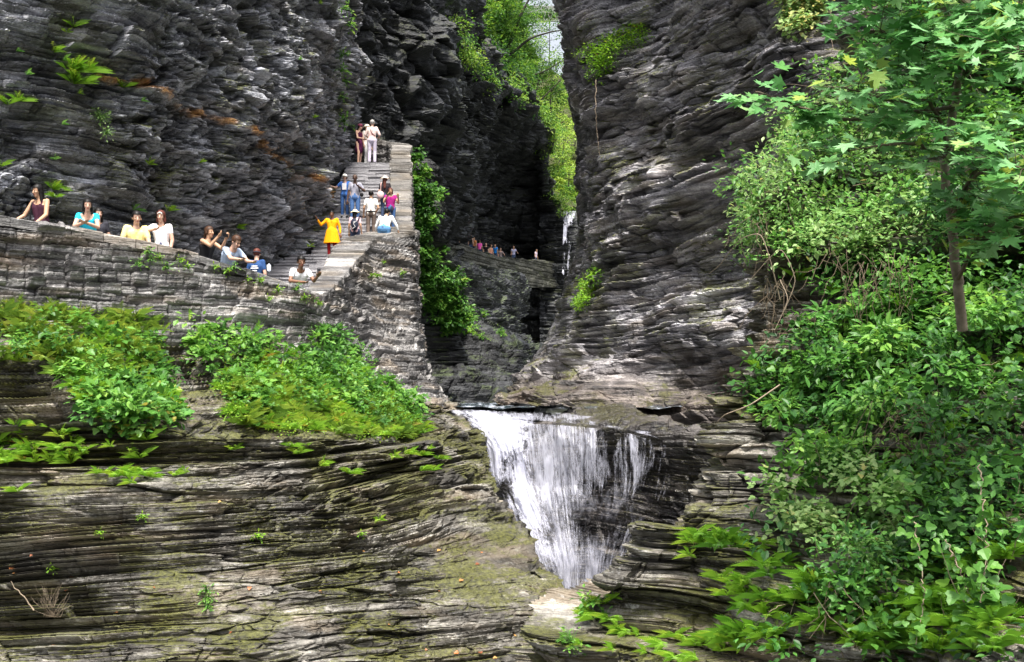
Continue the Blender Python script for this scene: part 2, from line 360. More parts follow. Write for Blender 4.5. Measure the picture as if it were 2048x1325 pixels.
# ---- right cliff
rows = [
 R((1135,-330,60),(1150,-330,50),(1200,-330,41),(1300,-330,37),(1450,-330,33.5),(1600,-330,31),(1780,-330,29),(2000,-330,27),(2300,-330,24)),
 R((1122,-200,58),(1142,-200,47),(1168,-200,40),(1300,-200,36.4),(1450,-200,33),(1600,-200,30.5),(1780,-200,28.5),(2000,-200,26.5),(2300,-200,24)),
 R((1124,20,56),(1132,20,45),(1160,20,39),(1290,20,36),(1440,20,32.8),(1600,20,30.2),(1780,20,28),(2000,20,26.2),(2300,20,24)),
 R((1122,150,56),(1142,150,45),(1172,150,38.6),(1290,150,35.6),(1440,150,32.4),(1600,150,29.8),(1780,150,27.8),(2000,150,26),(2300,150,24)),
 R((1152,280,56),(1166,280,45),(1195,280,39.4),(1300,280,36),(1440,280,33),(1600,280,30.6),(1780,280,28.4),(2000,280,26.4),(2300,280,24)),
 R((1168,400,54),(1178,400,44.6),(1200,400,39.2),(1300,400,36),(1440,400,33),(1600,400,30.4),(1780,400,28.2),(2000,400,26.2),(2300,400,24)),
 R((1156,520,54),(1168,520,44),(1190,520,38.4),(1300,520,35.4),(1440,520,32.4),(1600,520,30),(1780,520,28),(2000,520,26),(2300,520,24)),
 R((1128,630,52),(1140,630,43),(1180,630,37.6),(1300,630,34.6),(1440,630,31.8),(1600,630,29.4),(1780,630,27.6),(2000,630,26),(2300,630,24)),
 R((1070,720,50),(1084,720,42),(1150,720,37),(1290,720,33.8),(1440,720,31),(1600,720,28.6),(1780,720,27),(2000,720,26),(2300,720,24)),
 R((1005,806,38),(1030,800,36),(1120,790,34),(1280,780,32.2),(1440,785,30),(1600,800,27.8),(1780,800,26.4),(2000,800,25),(2300,800,24)),
 R((1030,822,34.0),(1060,822,33.6),(1160,825,32.5),(1290,842,30.8),(1440,868,28.4),(1600,890,26.4),(1780,900,24),(2000,900,23),(2300,900,22)),
]
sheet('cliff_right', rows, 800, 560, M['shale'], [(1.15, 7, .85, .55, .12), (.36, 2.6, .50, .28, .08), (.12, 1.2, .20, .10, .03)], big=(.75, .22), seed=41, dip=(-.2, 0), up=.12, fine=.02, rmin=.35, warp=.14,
      chip=[((.35, .35, 2.0), .6, .15, .15, -.4), ((.9, .9, 4.5), .30, .06, .08, -.2)], chipfade=lambda u, v: np.clip((.86-v)/.1, .1, 1)+0*u,
      fade=lambda u, v: np.clip(.3+u*5, 0, 1)*np.where(v > .86, 1.15, 1),
      vw=[0, .14, .22, .32, .42, .52, .62, .72, .82, .92, 1], uw=[0, .05, .13, .33, .53, .72, .84, .93, 1])

# ---- rock the main fall runs over
rows = [
 R((860,818,33),(900,818,33),(980,818,33),(1080,820,32.5),(1180,826,32),(1290,842,30),(1400,858,28),(1520,880,26)),
 R((860,826,30.5),(905,827,30.3),(975,830,30),(1080,834,29.6),(1180,842,29),(1290,856,27.8),(1400,872,26.6),(1520,900,25)),
 R((860,880,29.4),(925,880,29.2),(980,878,29),(1080,876,28.8),(1180,880,28.3),(1290,888,27.4),(1400,900,26.2),(1520,930,24.6)),
 R((860,960,28.8),(940,960,28.7),(1000,960,28.4),(1090,960,28.4),(1180,960,28.1),(1290,965,27),(1400,975,25.6),(1520,985,24)),
 R((860,1060,28.0),(960,1060,27.8),(1030,1060,27.6),(1100,1060,27.7),(1180,1060,27.5),(1290,1060,26.2),(1400,1060,24.6),(1520,1060,23)),
 R((860,1240,26.8),(980,1240,26.8),(1060,1240,26.8),(1120,1240,27),(1180,1240,26.8),(1290,1240,25.4),(1400,1240,23.6),(1520,1240,22)),
]
sheet('rock_face_behind_fall', rows, 420, 420, M['wetface'], [(.42, 1.8, .26, .10, .03), (.13, .8, .16, .04, .012), (.05, .5, .06, .02, .005)], big=(.3, .22), chip=[((1, 1, 3), .2, .15, .05, -.2)], seed=55, up=.35, fine=.02, rmin=.5)

# ---- rock bank and shelf, lower left
rows = [
 R((-260,600,20.4),(-60,600,20.9),(180,640,22.0),(350,660,22.9),(500,690,24),(650,740,26),(800,806,29.3),(884,822,31.5),(904,826,32.5)),
 R((-260,760,18.6),(-60,760,18.8),(180,790,19.2),(350,815,19.8),(500,835,20.8),(650,855,22.3),(800,868,24.6),(925,862,28.8),(948,866,29.8)),
 R((-260,862,18.0),(-60,862,18.1),(180,868,18.2),(350,870,18.6),(500,874,19.4),(650,880,20.8),(800,888,23.2),(955,905,26.6),(972,910,27.6)),
 R((-260,930,18.1),(-60,930,18.2),(180,935,18.2),(350,935,18.5),(500,935,19.2),(650,940,20.4),(800,950,22.6),(972,950,25.0),(984,955,26.0)),
 R((-260,1010,17.2),(-60,1010,17.3),(180,1010,17.3),(350,1008,17.5),(500,1006,18.1),(650,1006,19),(800,1010,20.8),(990,1020,22.4),(1001,1024,23.4)),
 R((-260,1110,16.4),(-60,1110,16.5),(180,1110,16.6),(350,1110,16.8),(500,1110,17.1),(650,1110,17.7),(820,1110,18.5),(1060,1112,19.5),(1070,1115,20.3)),
 R((-260,1215,15.5),(-60,1215,15.6),(180,1215,15.7),(350,1215,15.9),(500,1215,16.2),(680,1215,16.7),(880,1215,17.0),(1142,1216,17.6),(1150,1220,18.4)),
 R((-260,1370,14.4),(-60,1370,14.5),(180,1370,14.6),(350,1370,14.7),(520,1370,14.9),(700,1370,15.2),(900,1370,15.5),(1130,1370,15.8),(1140,1374,16.6)),
]
def drop(C):
    e = C[:, -1:] + np.array([.35, .9, -3.0]); e2 = e+np.array([.2, .6, -3])
    return np.concatenate([C, e, e2], 1)
sheet('rock_shelf_left', rows, 620, 760, M['ledge'], [(.46, 4.2, .48, .36, .09), (.16, 1.8, .28, .15, .045), (.06, .8, .10, .06, .018)], big=(.30, .16), seed=64, up=.12, fine=.02, rmin=.32, fade=lambda u, v: np.interp(u, [0, .8, .88, 1], [1, 1.1, .95, .7])*np.ones_like(v), warp=.16, extra=drop, dip=(-.035, .0),
      chip=[((.5, .5, 4.6), .32, .12, .08, -.3), ((1.7, 1.7, 10), .14, .06, .04, -.1)],
      uw=[0, .08, .22, .34, .46, .60, .76, .92, .94, .97, 1], vw=[0, .14, .26, .36, .50, .66, .82, 1])

# ---- right bank: undercut ledges below and left of the thicket
L = [(-300, 1840, 19), (-60, 1790, 18), (110, 1740, 17.3), (280, 1640, 16.3), (400, 1552, 15.6), (470, 1528, 15.2), (540, 1524, 15), (600, 1500, 14.6), (660, 1494, 14.3), (720, 1486, 14), (790, 1446, 13.6), (862, 1446, 13.2),
     (905, 1398, 12.8), (945, 1408, 12.5), (1000, 1392, 12.2), (1070, 1300, 11.9), (1130, 1246, 11.8), (1172, 1196, 11.55), (1212, 1140, 11.6), (1270, 1112, 11.3), (1390, 1080, 10.8)]
rows = []
for (py, px, Y) in L:
    q = 2300-px
    k = min(1, max(0, (py-300)/900))
    rows.append([(px+90, py, Y+8), (px+16, py, Y+2.2), (px, py, Y), (px+.14*q, py+4, Y-.35), (px+.32*q, py+8, Y-.8-.4*k), (px+.55*q, py+12, Y-1.5-.6*k), (px+.78*q, py+14, Y-2.2-.9*k), (2300, py+16, Y-3.0-1.0*k), (3300, py+20, Y-3.3-1.2*k)])
sheet('rock_bank_right', rows, 760, 410, M['ledge'], [(.34, 1.7, .62, .22, .10), (.12, .9, .26, .1, .04), (.04, .45, .06, .03, .012)], big=(.25, .12), chip=[((1.1, 1.1, 6), .3, .1, .08, -.3)], seed=72, up=.1, fine=.012, rmin=.7, warp=.04,
      uw=[0, .055, .11, .31, .51, .68, .82, .93, 1])

# ---- dry-stone retaining wall with its parapet (one long curving wall)
top = [(-150,420,19.8),(0,439,21.0),(180,467,22.1),(350,502,23.2),(500,546,24.5),(600,581,25.7),(650,592,27.2),(698,543,31.3),(742,484,36),(786,470,37.4),(827,466,38.6),(832,468,41),(832,470,45)]
bot = [(-150,660,19.4),(0,672,20.4),(180,702,21.4),(350,722,22.2),(500,745,23.2),(600,775,24.5),(652,790,25.6),(720,806,27),(770,818,28.6),(815,826,29.8),(888,834,31),(905,832,35),(915,830,42)]
m1 = [(-150,520,19.7),(0,540,20.8),(180,560,21.9),(350,590,22.9),(500,625,24.1),(600,660,25.3),(653,672,26.6),(705,650,30),(748,620,33.4),(792,632,34.8),(832,640,36),(838,642,40),(838,644,46)]
m2 = [(-150,600,19.5),(0,615,20.6),(180,640,21.6),(350,665,22.5),(500,695,23.6),(600,725,24.8),(652,740,26),(712,735,28.2),(760,728,30.4),(806,735,31.8),(850,742,33.2),(856,742,38),(858,742,45)]
C = np.array([bot, m2, m1, top], float)
C = np.stack([(C[..., 0]-CX)/F*C[..., 2], C[..., 2], (HZ-C[..., 1])/F*C[..., 2]], -1)
C = catmull(C, 90, 1)
tp = C[3]; tng = np.gradient(tp, axis=0); nrm = np.stack([-tng[:, 1], tng[:, 0], 0*tng[:, 0]], -1); nrm /= np.linalg.norm(nrm, axis=1, keepdims=True)
sgn = np.sign((nrm*np.array([0, 1, 0])).sum(1).mean()); nrm *= sgn
nrm[60:] = nrm[60:]     # inner side
q = np.clip((np.arange(90)-50)/14., 0, 1)[:, None]
inner = nrm*(1-q)+np.array([-1.0, .15, 0])*q; inner /= np.linalg.norm(inner, axis=1, keepdims=True)
thick = .55+.35*np.clip((np.arange(90)-46)/10., 0, 1)[:, None]
in_top = tp+inner*thick; in_top[:, 2] += .02
in_bot = in_top.copy(); in_bot[:, 2] -= 1.6
def taper(u, v): return np.where(v > .86, .35, 1.0)*np.ones_like(u)
G = np.concatenate([catmull(C, 260, 0), catmull(np.stack([tp, in_top]), 26, 0)[1:], catmull(np.stack([in_top, in_bot]), 30, 0)[1:]], 0)
G = catmull(G, 900, 1)
def masonry(name, G, mat, seed, scales, topmask=None, parent=None, amp=1.0, aw=None):
    nv, nu = G.shape[:2]
    du = np.gradient(G, axis=1); dv = np.gradient(G, axis=0); N = np.cross(du, dv); N /= np.linalg.norm(N, axis=-1, keepdims=True)+1e-9
    mid = G[nv//2]; ds = np.linalg.norm(np.diff(mid, axis=0), axis=1)
    if aw is not None: ds = ds*np.interp(np.linspace(0, 1, nu-1), *aw)
    al = np.concatenate([[0], np.cumsum(ds)])
    ref = N[nv//3, nu//3]; fl = 1 if (ref*G[nv//3, nu//3]).sum() < 0 else -1
    N *= fl
    a = np.broadcast_to(al, (nv, nu)); s = G[..., 2]+.05*noise(G, .7, seed)
    d = strata(G, a, s, scales, seed); tone = strata.tone*.8; d = d*amp+.05*fbm(G, 1.2, 3, seed+2)+.012*noise(G, 14, seed+3)
    P = G+N*d[..., None]
    fc = grid_faces(nv, nu)
    me = mesh_arrays(name, P.reshape(-1, 3), fc if fl > 0 else fc[:, ::-1], False, {'tone': tone})
    o = link(name, me, parent, mat); SHEETS[name] = (P, N, o)
    return o
wall_o = masonry('stone_wall', G, M['wall'], 90, [(.20, .6, .19, .05, .08), (.07, .3, .05, .02, .015)], aw=([0, .48, .62, 1], [1, 1, .38, .42]))
tag(wall_o, 'long curving grey dry-stone retaining wall carrying the walkway and lower stair', 'stone wall')
# coping: the flat slabs lying on the wall top
def coping(parent, A, B, mat, wid=(.35, .8), h=(.05, .10), over=.05, seed=1, name='coping'):
    """A, B (n,3): outer and inner top edges"""
    rng = np.random.default_rng(seed)
    L_ = np.concatenate([[0], np.cumsum(np.linalg.norm(np.diff(A, axis=0), axis=1))])
    V = []; Fc = []; T = []; x = 0.0
    while x < L_[-1]-.2:
        wd = rng.uniform(*wid); x2 = min(x+wd-.015, L_[-1])
        ev = lambda Q, t: np.array([np.interp(t, L_, Q[:, i]) for i in range(3)])
        a0, a1, b0, b1 = ev(A, x), ev(A, x2), ev(B, x), ev(B, x2)
        ins = b0-a0; ins /= np.linalg.norm(ins)
        hh = rng.uniform(*h); zb = max(a0[2], a1[2], b0[2], b1[2])-.02+rng.uniform(0, .03)
        sl = (a1[2]+b1[2]-a0[2]-b0[2])/2
        if abs(sl) < .2:  zz = [a0[2], a1[2], b1[2], b0[2]]
        else: zz = [zb]*4
        o1, o2 = rng.uniform(-.02, over, 2), rng.uniform(-.02, over, 2)
        pts = [a0-ins*o1[0], a1-ins*o1[1], b1+ins*o2[0], b0+ins*o2[1]]
        n = len(V); T += [rng.uniform(-.6, .6)]*12
        for zo, sh in ((-.12, 0), (hh*.75, 0), (hh, .025)):
            cen = sum(pts)/4
            for p_, z_ in zip(pts, zz):
                p2 = p_+(cen-p_)*sh*2; V.append((p2[0], p2[1], z_+zo+rng.uniform(-.01, .01)))
        for r_ in (0, 4):
            for j in range(4): Fc.append((n+r_+j, n+r_+(j+1) % 4, n+r_+4+(j+1) % 4, n+r_+4+j))
        Fc.append((n+8, n+9, n+10, n+11)); Fc.append((n+3, n+2, n+1, n))
        x += wd
    me = bpy.data.meshes.new(name); me.from_pydata([tuple(map(float, v)) for v in V], [], Fc); me.validate()
    at_ = me.attributes.new('tone', 'FLOAT', 'POINT'); at_.data.foreach_set('value', T)
    o = link(name, me, parent, mat)
    bm = bmesh.new(); bm.from_mesh(me); bmesh.ops.recalc_face_normals(bm, faces=bm.faces); bm.to_mesh(me); bm.free()
    return o
tpf = catmull(tp, 300, 0); inf = catmull(in_top, 300, 0)
coping(wall_o, tpf[:185], inf[:185], M['wall'], (.3, .7), (.03, .09), .05, 5, 'coping')
coping(wall_o, tpf[185:], inf[185:], M['coping'], (.2, .42), (.02, .10), .12, 6, 'coping')

# ---- parapet climbing the upper flight, curling left at the top
path = np.array([(-3.46, 38.3, 5.25), (-3.62, 39.4, 6.25), (-3.76, 40.6, 7.3), (-3.86, 41.8, 8.35), (-3.96, 42.8, 9.35), (-4.05, 43.6, 9.85), (-4.5, 44.3, 10.0), (-5.2, 44.7, 10.15), (-5.9, 44.9, 10.2)], float)
path = catmull(path, 60, 0)
t_ = np.gradient(path, axis=0); inn = np.stack([-t_[:, 1], t_[:, 0], 0*t_[:, 0]], -1); inn /= np.linalg.norm(inn, axis=1, keepdims=True)
if inn[5, 0] > 0: inn *= -1
thk = .72
o_t = path; i_t = path+inn*thk
ob = o_t.copy(); ob[:, 2] = np.linspace(1.5, 5, 60); ob[:, 0] += .25
ib = i_t.copy(); ib[:, 2] -= 2.2
G2 = np.concatenate([catmull(np.stack([ob, o_t]), 170, 0), catmull(np.stack([o_t, i_t]), 24, 0)[1:], catmull(np.stack([i_t, ib]), 60, 0)[1:]], 0)
G2 = catmull(G2, 330, 1)
def masonry2():
    nv, nu = G2.shape[:2]
    du = np.gradient(G2, axis=1); dv = np.gradient(G2, axis=0); N = np.cross(du, dv); N /= np.linalg.norm(N, axis=-1, keepdims=True)+1e-9
    if N[40, 60, 0] < 0: N = -N; rev = True
    else: rev = False
    mid = G2[nv//2]; al = np.concatenate([[0], np.cumsum(np.linalg.norm(np.diff(mid, axis=0), axis=1))])
    d = strata(G2, np.broadcast_to(al, (nv, nu)), G2[..., 2], [(.14, .45, .10, .04, .04)], 92)+.03*fbm(G2, 2, 2, 4); tone = strata.tone
    fc = grid_faces(nv, nu)
    P = G2+N*d[..., None]
    me = mesh_arrays('stone_parapet', P.reshape(-1, 3), fc[:, ::-1] if rev else fc, False, {'tone': tone})
    o = link('stone_parapet', me, None, M['wall']); SHEETS['stone_parapet'] = (P, N, o)
    return o
par = masonry2()
tag(par, 'pale grey stone parapet climbing beside the upper stair and curling left at its top', 'parapet')
coping(par, o_t, i_t, M['coping'], (.14, .34), (.02, .10), .09, 8, 'coping')

rows = [R((1080,424,106),(1120,424,105),(1150,425,105),(1190,424,105),(1230,424,106)), R((1080,480,105),(1120,480,104),(1150,480,104),(1190,480,104),(1230,480,106)), R((1080,560,104.5),(1120,560,103.6),(1150,560,103.6),(1190,560,104),(1230,560,106)), R((1080,700,103),(1120,700,103),(1150,700,103),(1190,700,103),(1230,700,105))]
sheet('rock_below_upper_fall', rows, 160, 90, M['wetshade'], [(.8, 3, .6, .3, .1), (.25, 1.2, .2, .1, .03)], big=(.3, .2), seed=23, up=.2, fade=lambda u, v: np.clip(v*5, .1, 1)+0*u)
# ---- far walkway wall
fw = np.array([W(872,462,82),W(884,467,84),W(905,478,86),W(945,495,89),W(990,511,93),W(1030,516,97),W(1075,521,101),W(1120,524,105),W(1165,526,109)])
fw = catmull(fw, 80, 0)
fb = fw.copy(); fb[:, 2] -= np.interp(np.arange(80), [0, 20, 50, 79], [6, 3.2, 2.6, 2.4]); fb[:, 1] -= .4
ft = fw+np.array([0, .6, 0]); ftb = ft-np.array([0, 0, 1.5])
G3 = np.concatenate([catmull(np.stack([fb, fw]), 90, 0), catmull(np.stack([fw, ft]), 8, 0)[1:], catmull(np.stack([ft, ftb]), 8, 0)[1:]], 0)
G3 = catmull(G3, 420, 1)
fwo = masonry('far_stone_wall', G3, M['farwall'], 95, [(.3, 1.0, .16, .08, .07)])
tag(fwo, 'distant dark mossy stone wall curving along the far walkway below the hollow cliff', 'stone wall')
# far pier at the wall's left end
def box_obj(name, lo, hi, mat, parent=None, bev=.03, jit=0.0, cuts=0):
    bm = bmesh.new(); bmesh.ops.create_cube(bm, size=1)
    for v in bm.verts:
        for i in range(3): v.co[i] = lo[i]+(v.co[i]+.5)*(hi[i]-lo[i])
    if cuts: bmesh.ops.subdivide_edges(bm, edges=bm.edges[:], cuts=cuts, use_grid_fill=True)
    if jit:
        for v in bm.verts: v.co += Vector((random.uniform(-jit, jit), random.uniform(-jit, jit), random.uniform(-jit, jit)))
    if bev: bmesh.ops.bevel(bm, geom=[e for e in bm.edges if len(e.link_faces) == 2 and e.calc_face_angle(0) > .6], offset=bev, segments=1, affect='EDGES')
    me = bpy.data.meshes.new(name); bm.to_mesh(me); bm.free()
    return link(name, me, parent, mat)

# ---- walkway floor, stairs
def quad_strip(name, A, B, mat, kind='structure', z=0.0, parent=None):
    n = len(A); V = np.concatenate([A, B]); V[:, 2] += z
    Fc = np.array([(i, i+1, n+i+1, n+i) for i in range(n-1)])
    o = link(name, mesh_arrays(name, V, Fc), parent, mat)
    if kind: o['kind'] = kind
    return o
fl_o = inf[:175].copy(); fl_o[:, 2] -= 1.05; fl_i = fl_o+np.array([-.6, 3.2, 0])
quad_strip('walkway_path', fl_o-np.array([0, .3, 0]), fl_i, M['bank'])
def stairs_z(Y):
    return float(np.interp(Y, [27.3, 36.7, 37.5, 43.0, 60], [1.45, 4.62, 4.62, 9.03, 9.03]))
st = empty('stone_staircase', (-6, 27.3, 1.45)); tag(st, 'broad pale grey stone staircase rising along the left cliff to the couple at its top', 'staircase')
def stair_step(x0, x1, y0, y1, z0, z1, sd):
    rng = random.Random(sd)
    nj = 2 if x1-x0 < 2.6 else 3
    xs = [x0]+sorted(x0+(x1-x0)*(i+rng.uniform(-.3, .3))/nj for i in range(1, nj))+[x1]
    bm = bmesh.new()
    for a_, b_ in zip(xs[:-1], xs[1:]):
        for (l0, l1, yo) in ((z0-.02, z1-.055, .010), (z1-.052, z1, 0)):
            r = bmesh.ops.create_cube(bm, size=1)
            dy = rng.uniform(-.02, .02); dz = rng.uniform(-.008, .006)
            for v in r['verts']:
                v.co.x = a_+.006+(v.co.x+.5)*(b_-a_-.012)+rng.uniform(-.004, .004)
                v.co.y = y0+yo+dy+(v.co.y+.5)*(y1+.05-y0-yo)
                v.co.z = l0+(v.co.z+.5)*(l1-l0)+dz
    bmesh.ops.bevel(bm, geom=bm.edges[:], offset=.008, segments=1, affect='EDGES')
    me = bpy.data.meshes.new('step'); bm.to_mesh(me); bm.free()
    o = link('step', me, None, M['step']); o.parent = st; o.location = -st.location; return o
n1 = 20; H1 = (4.62-1.45)/n1
for i in range(n1):
    y0 = 27.3+i*(36.7-27.3)/n1; y1 = 27.3+(i+1)*(36.7-27.3)/n1
    xl = np.interp(y0, [27.3, 30, 34, 37], [-8.4, -8.3, -7.7, -7.2]); xr = np.interp(y0, [27.3, 31.3, 36.7], [-5.1, -5.35, -5.3])
    if i == n1-1: y1 = 37.5
    stair_step(xl, xr+.2, y0, y1, 1.45+i*H1, 1.45+(i+1)*H1, i)
n2 = 26; H2 = (9.03-4.62)/n2
for i in range(n2):
    y0 = 37.5+i*5.5/n2; y1 = 37.5+(i+1)*5.5/n2
    if i == n2-1: y1 = 43.3
    xl = np.interp(y0, [37.5, 40, 43], [-6.9, -6.7, -6.4]); xr = np.interp(y0, [37.5, 43], [-3.95, -4.55])
    stair_step(xl, xr, y0, y1, 4.62+i*H2, 4.62+(i+1)*H2, 40+i)
# fill below the stairs, landing and upper path
def prism(name, pts_top, zb, mat, kind='structure'):
    n = len(pts_top); V = [tuple(p) for p in pts_top]+[(p[0], p[1], zb) for p in pts_top]
    Fc = [tuple(range(n)), tuple(range(2*n-1, n-1, -1))]+[(i, n+i, n+(i+1) % n, (i+1) % n) for i in range(n)]
    me = bpy.data.meshes.new(name); me.from_pydata(V, [], Fc); me.validate()
    o = link(name, me, None, mat); o['kind'] = kind; return o
prism('stair_landing', [(-7.2, 36.95, 4.58), (-4.0, 36.95, 4.58), (-3.7, 38.4, 4.58), (-7.2, 38.4, 4.58)], 2.0, M['bank'])
prism('upper_path', [(-7.4, 43.25, 9.02), (-4.3, 43.25, 9.02), (-4.6, 45.5, 9.02), (-7.4, 47.5, 9.02)], 5, M['bank'])
# ---- water: stream above the fall, and the river bed below everything
# ================================================================ vegetation
def inpoly(px, py, poly):
    r = np.zeros(px.shape, bool); n = len(poly)
    for i in range(n):
        x1, y1 = poly[i]; x2, y2 = poly[(i+1) % n]
        if y1 == y2: continue
        r ^= ((y1 > py) != (y2 > py)) & (px < (x2-x1)*(py-y1)/(y2-y1)+x1)
    return r
def pick(sh, polys, n, seed=0, tries=60, upmin=None):
    """n points of a rock sheet whose places fall inside any of the regions"""
    rng = np.random.default_rng(seed)
    P, N, _ = SHEETS[sh]; Pf = P.reshape(-1, 3); Nf = N.reshape(-1, 3)
    x, y = proj(Pf); ok = np.zeros(len(Pf), bool)
    for p in polys: ok |= inpoly(x, y, p)
    idx = np.nonzero(ok)[0]
    if len(idx) == 0: return np.zeros((0, 3)), np.zeros((0, 3))
    # weight by size in the picture
    nv, nu = P.shape[:2]
    ar = np.linalg.norm(np.cross(np.gradient(P, axis=1), np.gradient(P, axis=0)), axis=-1).ravel()[idx]
    ar = np.minimum(ar, np.percentile(ar, 90)); ch = rng.choice(idx, n, p=ar/ar.sum())
    return Pf[ch]+rng.normal(0, .01, (n, 3)), Nf[ch]

def unit(v): return v/(np.linalg.norm(v, axis=-1, keepdims=True)+1e-9)
# leaf outlines: vertices in the leaf plane (x across, y along), z = fold; triangles
def tmpl_ovate(w=.62):
    V = np.array([(0, 0, 0), (-.30*w, .22, .05), (-.42*w, .5, .07), (-.22*w, .8, .04), (0, 1.05, -.03), (.22*w, .8, .04), (.42*w, .5, .07), (.30*w, .22, .05), (0, .5, 0)], float)
    F_ = [(8, i, i+1) for i in range(0, 7)]+[(8, 7, 0)]
    return V, np.array(F_)
def tmpl_small():
    V = np.array([(0, 0, 0), (-.3, .45, .06), (0, 1, 0), (.3, .45, .06)], float)
    return V, np.array([(0, 1, 2), (0, 2, 3)])
def tmpl_maple():
    out = [(0, 0), (-.16, -.02), (-.46, -.06), (-.30, .14), (-.70, .36), (-.42, .40), (-.50, .68), (-.18, .50), (-.16, .76), (0, 1.12), (.16, .76), (.18, .50), (.50, .68), (.42, .40), (.70, .36), (.30, .14), (.46, -.06), (.16, -.02)]
    V = [(x, y, .09*abs(x)-.10*max(0, y-.5)**2) for x, y in out]+[(0, .38, -.03)]
    n = len(out)
    return np.array(V, float), np.array([(n, i, (i+1) % n) for i in range(n)])
def tmpl_lobed():
    out = [(0, 0), (-.42, .08), (-.50, .36), (-.30, .46), (-.24, .78), (0, 1), (.24, .78), (.30, .46), (.50, .36), (.42, .08)]
    V = [(x, y, .12*abs(x)) for x, y in out]+[(0, .38, -.03)]
    n = len(out)
    return np.array(V, float), np.array([(n, i, (i+1) % n) for i in range(n)])
T_OV, T_SM, T_MA, T_LO = tmpl_ovate(), tmpl_small(), tmpl_maple(), tmpl_lobed()
def leaf_arrays(pos, tip, nor, size, tm):
    """pos, tip (direction of the leaf), nor (its face), size"""
    V, Fc = tm; n = len(pos)
    y = unit(tip); x = unit(np.cross(y, nor)); z = np.cross(x, y)
    Q = pos[:, None]+size[:, None, None]*(V[None, :, 0:1]*x[:, None]+V[None, :, 1:2]*y[:, None]+V[None, :, 2:3]*z[:, None])
    Fa = Fc[None]+(np.arange(n)*len(V))[:, None, None]
    return Q.reshape(-1, 3), Fa.reshape(-1, 3)
class Leaves:
    def __init__(s): s.V = []; s.F = []; s.R = []; s.n = 0
    def add(s, V, Fc, r):
        s.V.append(V); s.F.append(Fc+s.n); s.R.append(np.broadcast_to(np.asarray(r, float), (len(V),)) if np.ndim(r) == 0 else r); s.n += len(V)
    def leaves(s, pos, tip, nor, size, tm, r):
        if len(pos) == 0: return
        V, Fc = leaf_arrays(pos, tip, nor, size, tm); s.add(V, Fc, np.repeat(r, len(tm[0])))
    def build(s, name, mat, parent=None):
        me = mesh_arrays(name, np.concatenate(s.V), np.concatenate(s.F), False, {'rnd': np.concatenate(s.R)})
        return link(name, me, parent, mat)
def bush(LV, c, n, rad, leaf, tm, rng, out=(0, -1, 0), hue=.5, flat=.6, hvar=.18, droop=.25):
    """a dome of leaves in small tiers round the centre c"""
    d = unit(rng.normal(0, 1, (n, 3))+np.array(out)*.75+np.array([0, 0, .35]))
    r = rad*(.45+.6*rng.random(n)**.6)
    r = r*(1+.30*np.sin(d[:, 0]*5+c[0]*9)*np.sin(d[:, 2]*6+c[2]*7))
    pos = c+d*r[:, None]*np.array([1, .8, flat+.2])
    tip = unit(d*np.array([1, 1, .5])+rng.normal(0, .45, (n, 3))+np.array([0, 0, -droop]))
    nor = unit(np.array([0, -.25, 1.0])+rng.normal(0, .33, (n, 3))+d*.35)
    sz = leaf*(.65+.6*rng.random(n))
    LV.leaves(pos, tip, nor, sz, tm, np.clip(hue+rng.normal(0, hvar, n), 0, 1))
def frond_arrays(L_=.5, n=15, wid=.13, curve=1.1, rise=.9):
    """one arching fern frond along +y"""
    V = []; Fc = []
    t = np.linspace(0, 1, n+1); ang = rise-curve*t
    y = np.concatenate([[0], np.cumsum(np.cos(ang[:-1]))])*L_/n; z = np.concatenate([[0], np.cumsum(np.sin(ang[:-1]))])*L_/n
    for i in range(1, n+1):
        tt = i/n; w_ = wid*math.sin(PI*min(1, (.12+.88*tt))**.75)*1.0*(1.05-tt*.35)
        w_ = max(w_, .012); s = L_/n*.27
        dz = -w_*.18
        for sg in (-1, 1):
            k = len(V)
            V += [(0, y[i]-s*.35, z[i]), (0, y[i]+s*.5, z[i]), (sg*w_, y[i]+s*1.1, z[i]+dz), (sg*w_*.45, y[i]-s*.25, z[i]+dz*.3)]
            Fc += [(k, k+1, k+2), (k, k+2, k+3)]
    k = len(V)
    V += [(-.004, 0, 0), (.004, 0, 0), (0, y[n//2], z[n//2]), (0, y[n], z[n])]; Fc += [(k, k+1, k+2), (k, k+2, k+3)]
    return np.array(V, float), np.array(Fc)
FR = [frond_arrays(1, 16, .18, 1.5, 1.15), frond_arrays(1, 15, .16, 1.9, 1.3), frond_arrays(1, 17, .20, 1.3, .95)]
FR_S = [frond_arrays(1, 8, .19, 1.3, .95), frond_arrays(1, 8, .17, 1.7, 1.1)]
def fern(LV, c, n, L_, rng, out=(0, -1), hue=.5, small=False, spread=1.6):
    a0 = math.atan2(out[1], out[0])
    for i in range(n):
        V, Fc = (FR_S if small else FR)[rng.integers(0, 2 if small else 3)]
        a = a0+rng.uniform(-spread, spread)-PI/2; l = L_*rng.uniform(.6, 1.15); tl = rng.uniform(-.5, .35)
        Q = V*l; Q = Q.copy(); cy, sy = math.cos(tl), math.sin(tl)
        Q[:, 1], Q[:, 2] = Q[:, 1]*cy-Q[:, 2]*sy, Q[:, 1]*sy+Q[:, 2]*cy
        ca, sa = math.cos(a), math.sin(a)
        X = Q[:, 0]*ca-Q[:, 1]*sa; Y_ = Q[:, 0]*sa+Q[:, 1]*ca
        Q = np.stack([X, Y_, Q[:, 2]], 1)+c
        LV.add(Q, Fc, float(np.clip(hue+rng.normal(0, .15), 0, 1)))
